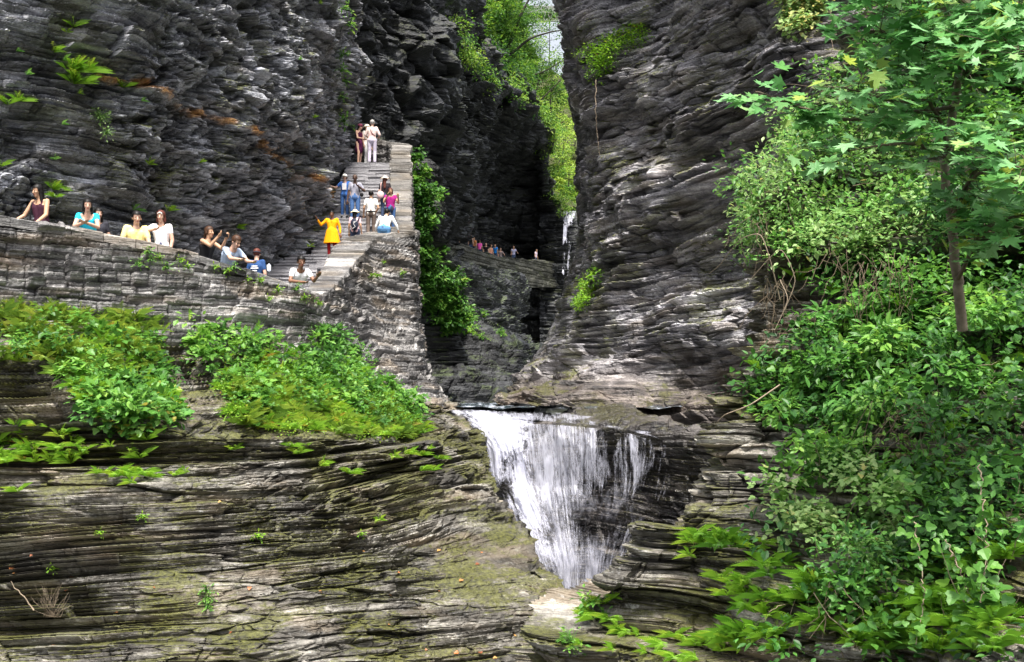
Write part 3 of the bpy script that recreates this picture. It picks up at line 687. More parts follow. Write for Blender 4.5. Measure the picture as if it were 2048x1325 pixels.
def tube(pts, r0, r1, seg=6):
    pts = np.array(pts, float); n = len(pts); t = unit(np.gradient(pts, axis=0))
    ref = np.array([0, 1, 0.]) if abs(t[0, 1]) < .8 else np.array([1., 0, 0])
    x = unit(np.cross(t, ref)); y = np.cross(t, x); r = np.linspace(r0, r1, n)
    a = np.arange(seg)*2*PI/seg
    V = pts[:, None]+r[:, None, None]*(np.cos(a)[None, :, None]*x[:, None]+np.sin(a)[None, :, None]*y[:, None])
    Fc = [(i*seg+j, i*seg+(j+1) % seg, (i+1)*seg+(j+1) % seg, (i+1)*seg+j) for i in range(n-1) for j in range(seg)]
    return V.reshape(-1, 3), np.array(Fc)
def tubes(name, lst, mat, parent=None, smooth=True):
    Vs = []; Fs = []; k = 0
    for (pts, r0, r1, *sg) in lst:
        V, Fc = tube(pts, r0, r1, *(sg or [6])); Vs.append(V); Fs.append(Fc+k); k += len(V)
    return link(name, mesh_arrays(name, np.concatenate(Vs), np.concatenate(Fs), smooth), parent, mat)
def wig(a, b, n, amp, rng, sag=0):
    t = np.linspace(0, 1, n)[:, None]; a = np.array(a, float); b = np.array(b, float)
    P = a+(b-a)*t; w_ = np.cumsum(rng.normal(0, 1, (n, 3)), 0); w_ -= w_[0]; w_ -= t*w_[-1]
    P = P+w_*amp; P[:, 2] -= (sag*4*t*(1-t))[:, 0]
    return P

G_DEEP = [(0, (.014, .055, .012)), (.35, (.045, .15, .026)), (.65, (.11, .29, .05)), (.9, (.19, .36, .08)), (1, (.34, .32, .06))]
G_MINT = [(0, (.025, .09, .014)), (.4, (.09, .24, .035)), (.75, (.19, .38, .065)), (1, (.34, .46, .10))]
G_LIME = [(0, (.06, .17, .012)), (.4, (.15, .33, .025)), (.75, (.26, .45, .04)), (.95, (.36, .46, .05)), (1, (.42, .28, .05))]
G_OLIVE = [(0, (.06, .13, .015)), (.4, (.16, .27, .03)), (.75, (.28, .38, .045)), (1, (.40, .36, .08))]
G_PALE = [(0, (.09, .20, .04)), (.5, (.20, .36, .10)), (.85, (.34, .46, .19)), (1, (.42, .38, .12))]
G_FAR = [(0, (.012, .06, .010)), (.4, (.06, .17, .02)), (.8, (.17, .32, .035)), (1, (.30, .42, .07))]
M['deep'] = leaf_mat('broad green leaves', G_DEEP, .35); M['mint'] = leaf_mat('cool green leaves', G_MINT, .4)
M['lime'] = leaf_mat('bright fern green', G_LIME, .45); M['olive'] = leaf_mat('olive fern fronds', G_OLIVE, .4)
M['pale'] = leaf_mat('pale small leaves', G_PALE, .4); M['farleaf'] = leaf_mat('sunlit far leaves', G_FAR, .42)
M['maple'] = leaf_mat('maple leaves', [(0, (.05, .17, .04)), (.45, (.12, .32, .10)), (.8, (.25, .47, .22)), (1, (.34, .45, .08))], .42)
M['bark'] = plain('bark', (.12, .09, .065), .85, .4, 12, .6); M['mbark'] = plain('maple bark', (.20, .165, .125), .85, .4, 14, .5); M['twig'] = plain('dry twigs', (.28, .22, .16), .9, .3, 9, .2)
M['root'] = plain('dry roots and grass', (.12, .09, .06), .9, .35, 20, .2); M['darkbark'] = plain('dark branch bark', (.03, .028, .02), .9, .3, 9, .3)

rng = np.random.default_rng(5)
# ---------------- left bank: two lobes of growth below the wall
FERNS_L = [[(-20,575),(60,560),(150,570),(240,590),(310,622),(330,690),(300,740),(200,770),(90,755),(-20,740)], [(330,600),(395,598),(430,640),(340,650)],
           [(450,780),(560,770),(760,820),(860,868),(820,885),(640,870),(470,860)]]
BROAD_L = [[(345,640),(430,628),(520,640),(620,660),(660,720),(740,760),(850,850),(800,878),(700,850),(560,820),(480,850),(430,800),(380,730)]]
MIX_L = [[(20,690),(140,650),(290,690),(345,760),(350,830),(250,860),(170,820),(120,760),(30,740)]]
PALE_L = [[(140,800),(240,770),(330,790),(360,840),(330,870),(250,872),(180,850)]]
lf = Leaves()
P_, N_ = pick('rock_shelf_left', FERNS_L, 330, 1)
for p, n_ in zip(P_, N_): fern(lf, p+n_*.08, rng.integers(7, 11), rng.uniform(.34, .58), rng, (n_[0]*.4, -1), rng.uniform(.0, .75))
for j in range(90):
    a = P_[rng.integers(0, len(P_))]; bush(lf, a+np.array([0, -.1, .1]), 30, .22, .06, T_OV, rng, hue=.5)
o = lf.build('fern_bank', M['olive']); tag(o, 'thick yellow-green bank of ferns growing below the left end of the stone wall', 'ferns', kind='stuff')
lf = Leaves()
P_, N_ = pick('rock_shelf_left', BROAD_L, 240, 2); P2, N2 = pick('stone_wall', [[(590,690),(650,655),(700,710),(740,770),(690,790),(600,740)]], 60, 3); P3, N3 = pick('rock_shelf_left', MIX_L, 90, 4)
for p, n_ in zip(np.concatenate([P_, P2, P3]), np.concatenate([N_, N2, N3])):
    bush(lf, p+n_*rng.uniform(.05, .38), rng.integers(16, 52), rng.uniform(.18, .40), rng.choice([.06, .09, .12, .17]), [T_LO, T_OV, T_MA, T_SM][rng.integers(0, 4)], rng, hue=rng.uniform(.02, .72), hvar=.12)
o = lf.build('leafy_undergrowth', M['mint']); tag(o, 'dense bright green broad-leaved undergrowth filling the bank under the stair wall', 'undergrowth', kind='stuff')
lf = Leaves()
P_, N_ = pick('rock_shelf_left', [[(450,700),(700,740),(860,860),(840,885),(500,870),(440,800)], FERNS_L[2]], 260, 6); P2, N2 = pick('rock_shelf_left', MIX_L+[[(0,860),(130,865),(190,900),(150,940),(60,930),(0,960)]], 130, 7)
for p, n_ in zip(np.concatenate([P_, P2]), np.concatenate([N_, N2])): fern(lf, p+n_*.12, rng.integers(5, 9), rng.uniform(.22, .42), rng, (n_[0]*.4, -1), rng.uniform(.35, .85))
for j in range(200):
    a = P_[rng.integers(0, len(P_))]; bush(lf, a+np.array([0, -.15, .1]), 26, .2, .05, T_SM, rng, hue=.6)
o = lf.build('low_fern_growth', M['lime']); tag(o, 'lime green ferns and small leaves spilling over the ledge under the broad-leaved bank', 'ferns', kind='stuff')
lf = Leaves()
P_, N_ = pick('rock_shelf_left', PALE_L, 60, 8)
for p, n_ in zip(P_, N_): bush(lf, p+n_*.12, 40, .27, .13, T_LO, rng, hue=rng.uniform(.4, .8), flat=.3)
o = lf.build('round_leaved_plant', M['deep']); tag(o, 'low mound of large round pale green leaves at the ledge edge, lower left', 'plant')

# ---------------- individual small ferns: one kind copied
def fern_mesh(nf, L_, seed, mat, small=False, spread=1.7):
    r = np.random.default_rng(seed); lv = Leaves(); fern(lv, np.zeros(3), nf, L_, r, (0, -1), .55, small, spread)
    me = mesh_arrays('fern', np.concatenate(lv.V), np.concatenate(lv.F), False, {'rnd': np.concatenate(lv.R)}); me.materials.append(mat); return me
FM = [fern_mesh(7, .36, 1, M['lime']), fern_mesh(6, .3, 2, M['lime']), fern_mesh(8, .4, 3, M['lime']), fern_mesh(5, .28, 4, M['mint'])]
def tuft_mesh(seed, mat, n=34, rad=.14, leaf=.055, tm=T_OV):
    r = np.random.default_rng(seed); lv = Leaves(); bush(lv, np.zeros(3), n, rad, leaf, tm, r, hue=.55)
    k = len(tm[0]); base = lv.V[0].reshape(n, k, 3)[:, 0]
    for b_ in base:
        V, Fc = tube(np.array([[0, 0, -.03], b_*.5+np.array([0, 0, .02]), b_]), .004, .002, 3); lv.add(V, np.concatenate([Fc[:, :3], Fc[:, [0, 2, 3]]]), .3)
    me = mesh_arrays('seedling', np.concatenate(lv.V), np.concatenate(lv.F), False, {'rnd': np.concatenate(lv.R)}); me.materials.append(mat); return me
TM = [tuft_mesh(5, M['mint']), tuft_mesh(6, M['lime'], 24, .10, .05), tuft_mesh(7, M['mint'], 44, .2, .08), tuft_mesh(8, M['pale'], 40, .17, .04, T_SM)]
def place(name, meshes, pts, nrm, sc, label, cat, group, rng):
    for i, (p, n_) in enumerate(zip(pts, nrm)):
        o = bpy.data.objects.new(name, meshes[rng.integers(0, len(meshes))]); COL.objects.link(o)
        o.location = [float(v) for v in p+n_*.03]; o.rotation_euler = (0, 0, float(rng.uniform(-.9, .9)+math.atan2(n_[0], -n_[1]) if n_[1] < 0 else 0)); s = float(rng.uniform(*sc)); o.scale = (s, s, s)
        tag(o, label, cat, group)
def at(sh, spots):
    """surface points nearest to named places of a sheet"""
    P, N, _ = SHEETS[sh]; Pf = P.reshape(-1, 3); Nf = N.reshape(-1, 3); x, y = proj(Pf); out = []
    for (a, b) in spots:
        d = (x-a)**2+(y-b)**2; near = np.nonzero(d < d.min()+30)[0]; k = near[np.argmin(Pf[near, 1])]; out.append(k)
    return Pf[out], Nf[out]
pp, nn = at('cliff_left', [(30,105),(55,155),(15,215),(40,205),(135,70),(150,60),(110,110),(130,125),(150,165),(165,150),(160,185),(128,250),(112,320),(105,375),(110,400),(250,175),(285,205),(300,330),(398,330),(270,420),(340,425),(5,335),(640,10),(600,118),(628,232),(478,455),(620,490)])
place('fern', FM, pp, nn, (.7, 1.25), 'small bright fern rooted in a crack of the left cliff', 'fern', 'ferns on the left cliff', rng)
pp, nn = at('cliff_left', [(140,150),(150,140),(165,165),(175,150),(150,172)]); place('fern', [FM[2]], pp, nn, (1.2, 1.6), 'drooping dark fern in the big clump beside the orange streak on the left cliff', 'fern', 'fern clump by the orange streak', rng)
pp, nn = at('cliff_left', [(205,240),(212,262),(200,230)]); place('pale_tuft', [TM[3]], pp, nn, (1.2, 1.8), 'pale dry-looking tuft hanging on the left cliff below the orange streak', 'plant', 'pale tufts on the left cliff', rng)
pp, nn = at('cliff_left', [(690,20),(700,60),(688,120),(696,170),(690,200),(684,150),(692,250)]); place('climbing_plant', [TM[2], TM[0]], pp-np.array([0, .3, 0]), nn, (1.4, 2.4), 'green climbing plant hanging down the edge of the left cliff above the couple', 'plant', 'plants on the cliff edge above the couple', rng)
pp, nn = at('stone_wall', [(300,510),(305,525),(320,515),(340,535),(360,520),(380,535),(430,540),(455,545),(470,540),(500,560),(520,560),(540,598),(560,580),(610,602),(640,610),(632,600),(600,575),(282,528)])
place('seedling', TM[:2], pp, nn, (.8, 1.35), 'small green plant growing on top of the stone wall below the visitors', 'plant', 'plants on the stone wall', rng)
pp, nn = at('stone_wall', [(745,555),(770,525),(755,548),(808,548)]); place('seedling', TM[1:2], pp, nn, (1., 1.5), 'small lime green sprig in the steep stair wall', 'plant', 'sprigs in the stair wall', rng)
led = [(20,880),(50,872),(95,890),(120,905),(150,890),(170,905),(200,945),(215,950),(235,955),(255,955),(265,945),(285,950),(300,955),(350,950),(375,948),(220,895),(260,905),(285,915),(300,880),(42,985),(262,975),(472,900),(580,900),(598,912),(700,950),(640,930),(790,915),(820,905),(840,940),(855,905),(870,940),(880,920),(810,905),(845,915),(760,1040)]
pp, nn = at('rock_shelf_left', led); place('fern', FM[:3], pp, nn, (.6, 1.1), 'small lime fern growing along the dark ledge, lower left', 'fern', 'ferns along the lower left ledge', rng)
pp, nn = at('rock_shelf_left', [(418,1180),(420,1195),(415,1210)]); place('leafy_sprig', [TM[0]], pp, nn, (.9, 1.0), 'upright leafy green sprig alone on the mossy rock, lower left', 'plant', 'sprig on the mossy rock', rng)
pp, nn = at('rock_shelf_left', [(203,1075),(520,1075),(290,1035),(100,1145),(725,1070)]); place('seedling', [TM[1]], pp, nn, (.8, 1.2), 'tiny green seedling on the mossy shelf, lower left', 'plant', 'seedlings on the mossy shelf', rng)
# fallen leaves, the dead tuft and twig on the shelf
pp, nn = pick('rock_shelf_left', [[(0,1000),(500,1000),(1000,1080),(1100,1230),(1000,1320),(0,1320)]], 48, 31)
M['dead'] = leaf_mat('fallen leaves', [(0, (.16, .05, .02)), (.5, (.36, .13, .04)), (1, (.45, .30, .10))], .1)
lf = Leaves(); lf.leaves(pp+nn*.02+np.array([0, 0, .01]), unit(rng.normal(0, 1, (48, 3))*np.array([1, 1, .2])), unit(nn+rng.normal(0, .3, (48, 3))), .04+.04*rng.random(48), T_LO, rng.random(48)*.8)
tag(lf.build('fallen_leaves', M['dead']), 'scattered rust-orange fallen leaves on the mossy shelf, lower left', 'leaves', kind='stuff')
(pa, pb), _n = at('rock_shelf_left', [(105,1235),(60,1225)])
t = empty('dry_grass_tuft', pa); tag(t, 'dead straw-coloured grass tuft standing on the shelf near the lower left corner', 'grass tuft')
ls = []
for k in range(46): ls.append((wig((rng.normal(0, .05), 0, -.03), (rng.normal(.02, .16), rng.normal(-.08, .06), rng.uniform(.08, .5)), 6, .012, rng), .004, .0015, 3))
tubes('blades', ls, M['twig'], t)
t = empty('dead_stick', pb); tag(t, 'thin dead stick leaning up and left beside the dead grass tuft', 'stick')
tubes('stem', [(wig((.08, -.05, 0), (-.22, -.1, .42), 10, .01, rng), .012, .005, 5)], M['twig'], t)
# ---------------- ivy on the cliffs beyond the wall
pp, nn = pick('cliff_below_far_walkway', [[(860,590),(930,600),(960,640),(930,670),(880,640)]], 50, 9)
lf = Leaves()
iv = [(842,345,44),(850,380,44),(845,420,44),(855,450,44),(845,480,44),(862,400,44.5),(858,520,45),(868,545,45),(880,570,45.5),(890,600,46),(905,570,46.5),(905,620,46.5),(875,620,46),(920,600,47),(925,640,47),(900,650,47),(850,555,44.5),(840,600,44.5),(848,498,44.3),(890,540,46)]
for (a, b, Y) in iv:
    c = W(a, b, Y)
    for k in range(9):
        bush(lf, c+rng.normal(0, .22, 3)*np.array([.9, .8, 1.5])-np.array([.08, 0, 0]), 46, rng.uniform(.2, .42), rng.uniform(.13, .2), [T_LO, T_OV][k % 2], rng, hue=rng.uniform(.0, .6), droop=.5)
for p in pp: bush(lf, p, 25, .3, .13, T_LO, rng, hue=.55)
o = lf.build('ivy', M['mint']); tag(o, 'bright green ivy curtain spilling down behind the stair wall corner', 'ivy', kind='stuff')
# the rock rib the ivy hangs on
rows = [R((800,300,50),(822,310,47),(850,320,46),(878,380,47),(884,420,52)), R((800,440,49),(822,440,46),(850,440,45.6),(872,450,46.4),(880,460,52)), R((800,560,48),(822,560,46),(855,560,46),(890,560,47),(915,560,54)),
        R((800,660,47),(822,660,45.6),(865,660,46.4),(915,660,48),(950,660,55)), R((800,820,44),(822,820,44),(870,820,45),(930,820,47),(960,820,53))]
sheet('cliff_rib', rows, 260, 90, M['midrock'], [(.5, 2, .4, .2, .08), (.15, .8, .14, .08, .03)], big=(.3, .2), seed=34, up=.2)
pp, nn = pick('cliff_below_far_walkway', [[(900,640),(980,640),(1010,670),(940,690)], [(950,600),(990,620),(960,640)]], 26, 10); place('seedling', TM[:2], pp, nn, (1.2, 2.2), 'small green plant on the dark rock below the far walkway', 'plant', 'plants on the dark rock', rng)
# ---------------- growth on the right cliff
lf = Leaves()
P_, N_ = pick('cliff_right', [[(1160,110),(1210,95),(1260,65),(1290,60),(1290,85),(1230,110),(1220,150),(1200,160),(1190,125)]], 75, 11)
for p, n_ in zip(P_, N_): bush(lf, p+n_*.15, 40, .4, .10, T_SM, rng, hue=rng.uniform(.2, .7))
o = lf.build('cliff_shrub', M['lime']); tag(o, 'trailing green shrub on a high ledge of the right cliff near the gap', 'shrub')
lf = Leaves()
P_, N_ = pick('cliff_right', [[(1160,600),(1180,555),(1205,540),(1200,570),(1185,600),(1165,625)]], 60, 12)
for p, n_ in zip(P_, N_): bush(lf, p+n_*.1, 36, .3, .11, T_OV, rng, hue=rng.uniform(.2, .7))
o = lf.build('cliff_shrub', M['lime']); tag(o, 'small bright green shrub low on the left edge of the right cliff', 'shrub')
lf = Leaves()
P_, N_ = pick('cliff_right', [[(1570,-40),(1640,-40),(1660,10),(1640,30),(1610,70),(1590,60),(1585,20)]], 60, 13)
for p, n_ in zip(P_, N_): bush(lf, p+n_*.2, 46, .45, .12, T_LO, rng, hue=rng.uniform(.4, .95), droop=.6)
o = lf.build('hanging_shrub', M['pale']); tag(o, 'yellow-green leafy growth hanging from the top of the right cliff', 'shrub')
# bare creepers hanging down the right cliff
def vine(label, pts, r, mat='twig', leaves=None, hue=.5):
    P = catmull(np.array([W(*p) for p in pts]), 40, 0); P[1:-1] += rng.normal(0, .012, (38, 3))
    t = empty('hanging_vine', P[0]); tag(t, label, 'vine')
    o = tubes('stem', [(P, r, r*.5, 5)], M[mat]); o.parent = t; o.location = -t.location
    if leaves:
        lv = Leaves(); k = rng.integers(0, 40, leaves); pos = P[k]+rng.normal(0, .05, (leaves, 3))
        tip = unit(rng.normal(0, 1, (leaves, 3))+np.array([0, -.3, -.4])); nor = unit(np.array([0, -.9, .7])+rng.normal(0, .3, (leaves, 3)))
        lv.leaves(pos, tip, nor, .075*(.6+.7*rng.random(leaves)), T_LO, np.clip(hue+rng.normal(0, .15, leaves), 0, 1))
        l = lv.build('foliage', M['mint']); l.parent = t; l.location = -t.location
vine('long thin pale creeper hanging straight down the left part of the right cliff', [(1192,160,36.2),(1191,220,36.2),(1194,265,36.4),(1199,310,36.5)], .014)
vine('thin bare vine dangling from the leafy growth at the top of the right cliff', [(1661,20,26.4),(1663,60,26.4),(1664,100,26.4),(1669,130,26.5)], .010)
vine('leafy vine trailing far down the thicket in the lower right', [(1828,1045,8.7),(1838,1100,8.6),(1847,1160,8.5),(1846,1210,8.5),(1832,1290,8.4)], .006, leaves=46, hue=.4)
vine('leafy vine hanging down the thicket near the right border', [(1960,930,8.0),(1966,1000,8.0),(1972,1070,7.9),(1972,1130,7.9),(1962,1205,7.9)], .006, leaves=46, hue=.35)
vine('short leafy vine slanting down the thicket between the two long ones', [(1890,1080,8.5),(1915,1130,8.4),(1935,1180,8.4),(1948,1190,8.4)], .006, leaves=20, hue=.4)

# ---------------- thicket on the right bank
EDGE = [(1800,-60),(1752,60),(1745,120),(1650,200),(1600,270),(1560,330),(1500,395),(1496,440),(1530,470),(1560,540),(1600,600),(1660,640),(1520,760),(1500,800),(1560,830),(1570,900),(1540,930),(1560,1000),(1580,1060),(1600,1180),(1500,1340),(2100,1340),(2100,-60)]
DARK = [(1560,540),(1640,560),(1720,560),(1760,600),(1850,640),(2060,640),(2060,900),(1900,900),(1840,850),(1800,800),(1700,640),(1640,620)]
lv1, lv2, lv3, lv4 = Leaves(), Leaves(), Leaves(), Leaves()
P_, N_ = pick('rock_bank_right', [EDGE], 980, 20); X_, Y_ = proj(P_)
upper = [(1500,395),(1560,330),(1600,270),(1700,200),(1760,300),(1900,400),(1900,520),(1700,540),(1560,520),(1500,450)]
ov = [(1590,610),(1700,600),(1830,640),(2060,600),(2060,760),(1900,740),(1870,860),(1850,960),(1700,1000),(1560,960),(1560,840),(1640,760)]
paley = [(1560,1000),(1700,960),(1830,1040),(1830,1150),(1700,1160),(1600,1080)]
ferny = [(1500,1180),(1600,1150),(1700,1180),(1800,1230),(2060,1100),(2060,1340),(1480,1340)]
iu, io, ip, ife = (inpoly(X_, Y_, q) for q in (upper, ov, paley, ferny)); idk = inpoly(X_, Y_, [(1840,740),(2060,690),(2060,900),(1900,890),(1850,850)])
ferny_extra, ferny_n = pick('rock_bank_right', [ferny, [(1400,1080),(1540,1080),(1560,1130),(1420,1120)]], 110, 41)
for p, n_ in zip(ferny_extra, ferny_n): fern(lv4, p+n_*.2, rng.integers(6, 10), rng.uniform(.2, .36)*p[1]/10.5, rng, (n_[0]*.5, -1), rng.uniform(.0, .55))
for i, (p, n_) in enumerate(zip(P_, N_)):
    if idk[i] and rng.random() < .5: continue
    off = n_*rng.uniform(.0, .55)*(.6+.6*math.sin(p[0]*3+p[2]*2.3)**2); sc = p[1]/12
    if iu[i]: bush(lv3 if rng.random() < .5 else lv1, p+off, rng.integers(60, 100), rng.uniform(.28, .5), rng.uniform(.055, .11), T_OV if rng.random() < .65 else T_SM, rng, hue=rng.uniform(.0, .75), hvar=.12)
    elif io[i]: bush(lv2 if rng.random() < .6 else lv1, p+off, rng.integers(40, 70), rng.uniform(.22, .4), rng.uniform(.08, .125)*sc, T_OV, rng, hue=rng.uniform(.05, .75), flat=.35, hvar=.1)
    elif ip[i]: bush(lv3, p+off, rng.integers(60, 90), rng.uniform(.2, .35), rng.uniform(.05, .075), T_LO, rng, hue=rng.uniform(.1, .8), flat=.4, hvar=.12)
    elif ife[i] and rng.random() < .82: fern(lv4, p+n_*.15, rng.integers(6, 11), rng.uniform(.2, .38)*p[1]/10.5, rng, (n_[0]*.5, -1), rng.uniform(.0, .55))
    else:
        q_ = rng.random()
        if q_ < .12: fern(lv4, p+n_*.1, 7, .35, rng, (0, -1), .4)
        else: bush([lv1, lv1, lv2][rng.integers(0, 3)], p+off, rng.integers(45, 80), rng.uniform(.22, .42), rng.uniform(.06, .105), [T_OV, T_OV, T_LO][rng.integers(0, 3)], rng, hue=rng.uniform(.0, .6), hvar=.12)
ls = []
for i in range(0, len(P_), 2):
    p = P_[i]+N_[i]*.1; e = p+np.array([rng.normal(0, .2), -rng.uniform(.1, .45), rng.uniform(-.1, .55)]); ls.append((wig(p, e, 6, .02, rng), .006, .002, 4))
tag(tubes('bush_stems', ls, M['twig']), 'fine brown stems showing through the thicket on the right bank', 'stems', kind='stuff')
tag(lv1.build('thicket', M['deep']), 'dense dark green leafy thicket covering the whole right bank', 'thicket', kind='stuff')
tag(lv2.build('oval_leaved_thicket', M['mint']), 'cool green oval-leaved growth over the middle of the right bank', 'undergrowth', kind='stuff')
tag(lv3.build('pale_leaved_thicket', M['pale']), 'pale small-leaved creeper sprawling over the right bank', 'undergrowth', kind='stuff')
tag(lv4.build('fern_thicket', M['lime']), 'ferns crowded at the foot of the right bank', 'ferns', kind='stuff')
# ferns on the near right ledges
fr = [(1165,1228),(1180,1222),(1205,1212),(1225,1200),(1150,1240),(1375,1085),(1395,1080),(1410,1095),(1430,1090),(1380,1110),(1490,1085),(1510,1105),(1530,1090),(1440,1165),(1460,1175),(1480,1190),(1500,1170),(1455,1190),(1520,1200),(1160,1290),(1185,1240),(1200,1235),(1215,1250),(1235,1265),(1250,1280),(1275,1275),(1330,1290),(1345,1280),(1370,1285),(1390,1300),(1420,1290),(1445,1310),(1300,1310),(1230,1310),(1350,1320),(1480,1310),(1400,1320),(1500,1290),(1440,1280)]
pp, nn = at('rock_bank_right', fr); place('fern', FM[:3], pp, nn, (.45, .75), 'bright fern sprouting on the pale rock ledges at the bottom right of the fall', 'fern', 'ferns on the near right ledges', rng)
pp, nn = at('rock_bank_right', [(1148,1300),(1152,1285),(1190,1215),(1210,1225)]); place('leafy_sprig', [TM[0], TM[2]], pp, nn, (.6, .9), 'blue-green leafy sprig at the bottom end of the near ledge', 'plant', 'sprigs on the near ledge', rng)
# roots and dry grass hanging from the undercut right bank
ls = []
for (a, b, Y, dx, ln, n) in [(1520,440,14.6,14,.6,12),(1560,560,14.6,14,.7,12),(1760,520,13.2,60,.7,40),(1540,650,14,-10,.4,7),(1820,820,11.4,50,.5,26),(1680,1180,10,40,.4,20)]:
    for k in range(n):
        s = W(a+rng.normal(0, abs(dx)), b+rng.normal(0, 10), Y-.4+rng.normal(0, .15)); e = s+np.array([rng.normal(-.05, .18), rng.normal(-.1, .1), -ln*rng.uniform(.4, 1.2)])
        ls.append((wig(s, e, 7, .03, rng), .004, .002, 4))
o = tubes('dry_roots', ls, M['root']); tag(o, 'dry brown roots and dead grass dangling under the right bank growth', 'roots', kind='stuff')
# bare twigs reaching left from the bank
t = empty('bare_twig', W(1545, 540, 13)); tag(t, 'long pale bare twig arching left out of the bank above the jutting boulders', 'twig')
ls = [(catmull(np.array([W(1560,600,13),W(1540,520,12.8),W(1520,470,12.8),W(1480,480,13),W(1440,530,13.4),W(1418,548,13.6)]), 24, 0), .008, .003, 5), (catmull(np.array([W(1570,620,12.9),W(1590,560,12.8),W(1560,500,12.8),W(1500,560,13)]), 20, 0), .007, .003, 5), (catmull(np.array([W(1560,560,12.8),W(1575,600,12.7),W(1550,660,12.7)]), 12, 0), .006, .003, 5)]
o = tubes('stem', ls, M['twig']); o.parent = t; o.location = -t.location
t = empty('bare_twig', W(1500, 800, 12.5)); tag(t, 'thin bare twig curving down left from the middle ledge of the right bank', 'twig')
o = tubes('stem', [(catmull(np.array([W(1560,770,12.4),W(1500,810,12.4),W(1450,830,12.5),W(1430,850,12.7)]), 20, 0), .01, .003, 5)], M['twig']); o.parent = t; o.location = -t.location

# ---------------- maple sapling, right
mt = empty('maple_tree', W(1920, 640, 10.6)); tag(mt, 'slender young maple with a thin bent trunk standing on the right bank', 'tree')
def sub(o, t): o.parent = t; o.location = -t.location; return o
trunk = catmull(np.array([W(1925,660,10.4),W(1915,560,10.2),W(1902,440,10.0),W(1890,350,9.9),W(1900,260,9.8),W(1914,180,9.7),W(1925,110,9.6),W(1935,20,9.5),W(1950,-120,9.4)]), 60, 0)
trunk[5:-3] += rng.normal(0, .006, (52, 3))
tk = sub(tubes('trunk', [(trunk, .050, .022, 10)], M['mbark']), mt)
def V3(*a): return np.array([W(*p) for p in a])
brs = [V3((1905,215,9.75),(1800,228,9.5),(1700,240,9.3),(1620,222,9.1),(1560,200,9.0),(1510,182,8.9)), V3((1898,300,9.8),(1860,205,9.4),(1800,205,9.2),(1730,190,9.0),(1690,175,8.9)), V3((1922,90,9.6),(1860,85,9.3),(1800,80,9.1),(1760,62,9.0)),
       V3((1932,60,9.5),(1990,40,9.1),(2060,10,8.8)), V3((1900,430,10),(1930,380,9.6),(1960,330,9.2),(2010,270,8.8),(2060,250,8.6)), V3((1902,440,10),(1940,360,9.2),(2000,330,8.4),(2060,340,8.0)),
       V3((1896,320,9.9),(1840,290,9.3),(1780,290,9.0),(1700,300,8.9)), V3((1922,130,9.6),(1960,110,9.0),(2010,90,8.6),(2060,110,8.3)), V3((1935,10,9.5),(1880,-30,9.2),(1800,-40,9),(1740,0,8.9)), V3((1915,560,10.2),(1960,470,9.4),(2010,440,8.8),(2060,430,8.6))]
for b in brs:
    p = catmull(b, 24, 0); p[1:] += rng.normal(0, .006, (23, 3)); sub(tubes('branch', [(p, .020, .005, 6)], M['bark']), mt)
lv = Leaves(); tw = []
def maple_leaves(cpt, n, sp, size, hue):
    pos = cpt+rng.normal(0, 1, (n, 3))*np.array([sp, sp, sp*.35])
    tip = unit(rng.normal(0, 1, (n, 3))*np.array([1, 1, .25])+np.array([-.1, -.6, -.3])); nor = unit(np.array([0, -.35, 1.0])+rng.normal(0, .28, (n, 3)))
    lv.leaves(pos, tip, nor, size*(.7+.5*rng.random(n)), T_MA, np.clip(hue+rng.normal(0, .15, n), 0, 1))
for b, dens in zip(brs, [10, 26, 30, 30, 26, 34, 16, 30, 34, 22]):
    p = catmull(b, 14, 0)
    for i in range(2, 14):
        if dens == 10 and 3 < i < 7: continue
        for k in range(max(1, dens//9)):
            c = p[i]+rng.normal(0, 1, 3)*np.array([.16, .16, .10])*(0.5 if dens == 10 else 1.4)
            tw.append((wig(p[i], c, 5, .01, rng), .004, .002, 4)); maple_leaves(c, 7 if dens == 10 else 8, .09 if dens == 10 else .14, .128, rng.uniform(.1, .9))
sub(tubes('twig', tw, M['bark']), mt)
cr = lv.build('crown', M['maple']); sub(cr, mt)
# second thin stem leaning right of the maple
t = empty('sapling', W(1925, 450, 10)); tag(t, 'thin leafless sapling stem leaning right beside the maple trunk', 'tree')
sub(tubes('trunk', [(catmull(V3((1905,470,10),(1930,400,9.9),(1955,345,9.8),(1975,310,9.7)), 16, 0), .022, .01, 6)], M['bark']), t)

# ---------------- far: wooded slope, trees and the bridge
rows = [R((860,-330,110),(940,-300,112),(1010,-200,120),(1040,-40,128),(1050,40,132),(1060,160,136)),
        R((860,-60,88),(930,-20,92),(965,30,98),(1000,90,104),(1040,150,110),(1070,200,120)),
        R((880,60,68),(925,95,74),(968,145,82),(1012,172,90),(1055,200,98),(1088,230,106)),
        R((900,200,72),(940,200,80),(980,230,90),(1020,260,96),(1060,280,104),(1088,300,112))]
M['soil'] = plain('forest soil', (.05, .055, .02), .95, .4, .6, .3)
sheet('wooded_slope', rows, 90, 80, M['soil'], [(1.5, 4, .3, .2, .05)], big=(.6, .5), seed=81, up=1, dip=(0, 0))
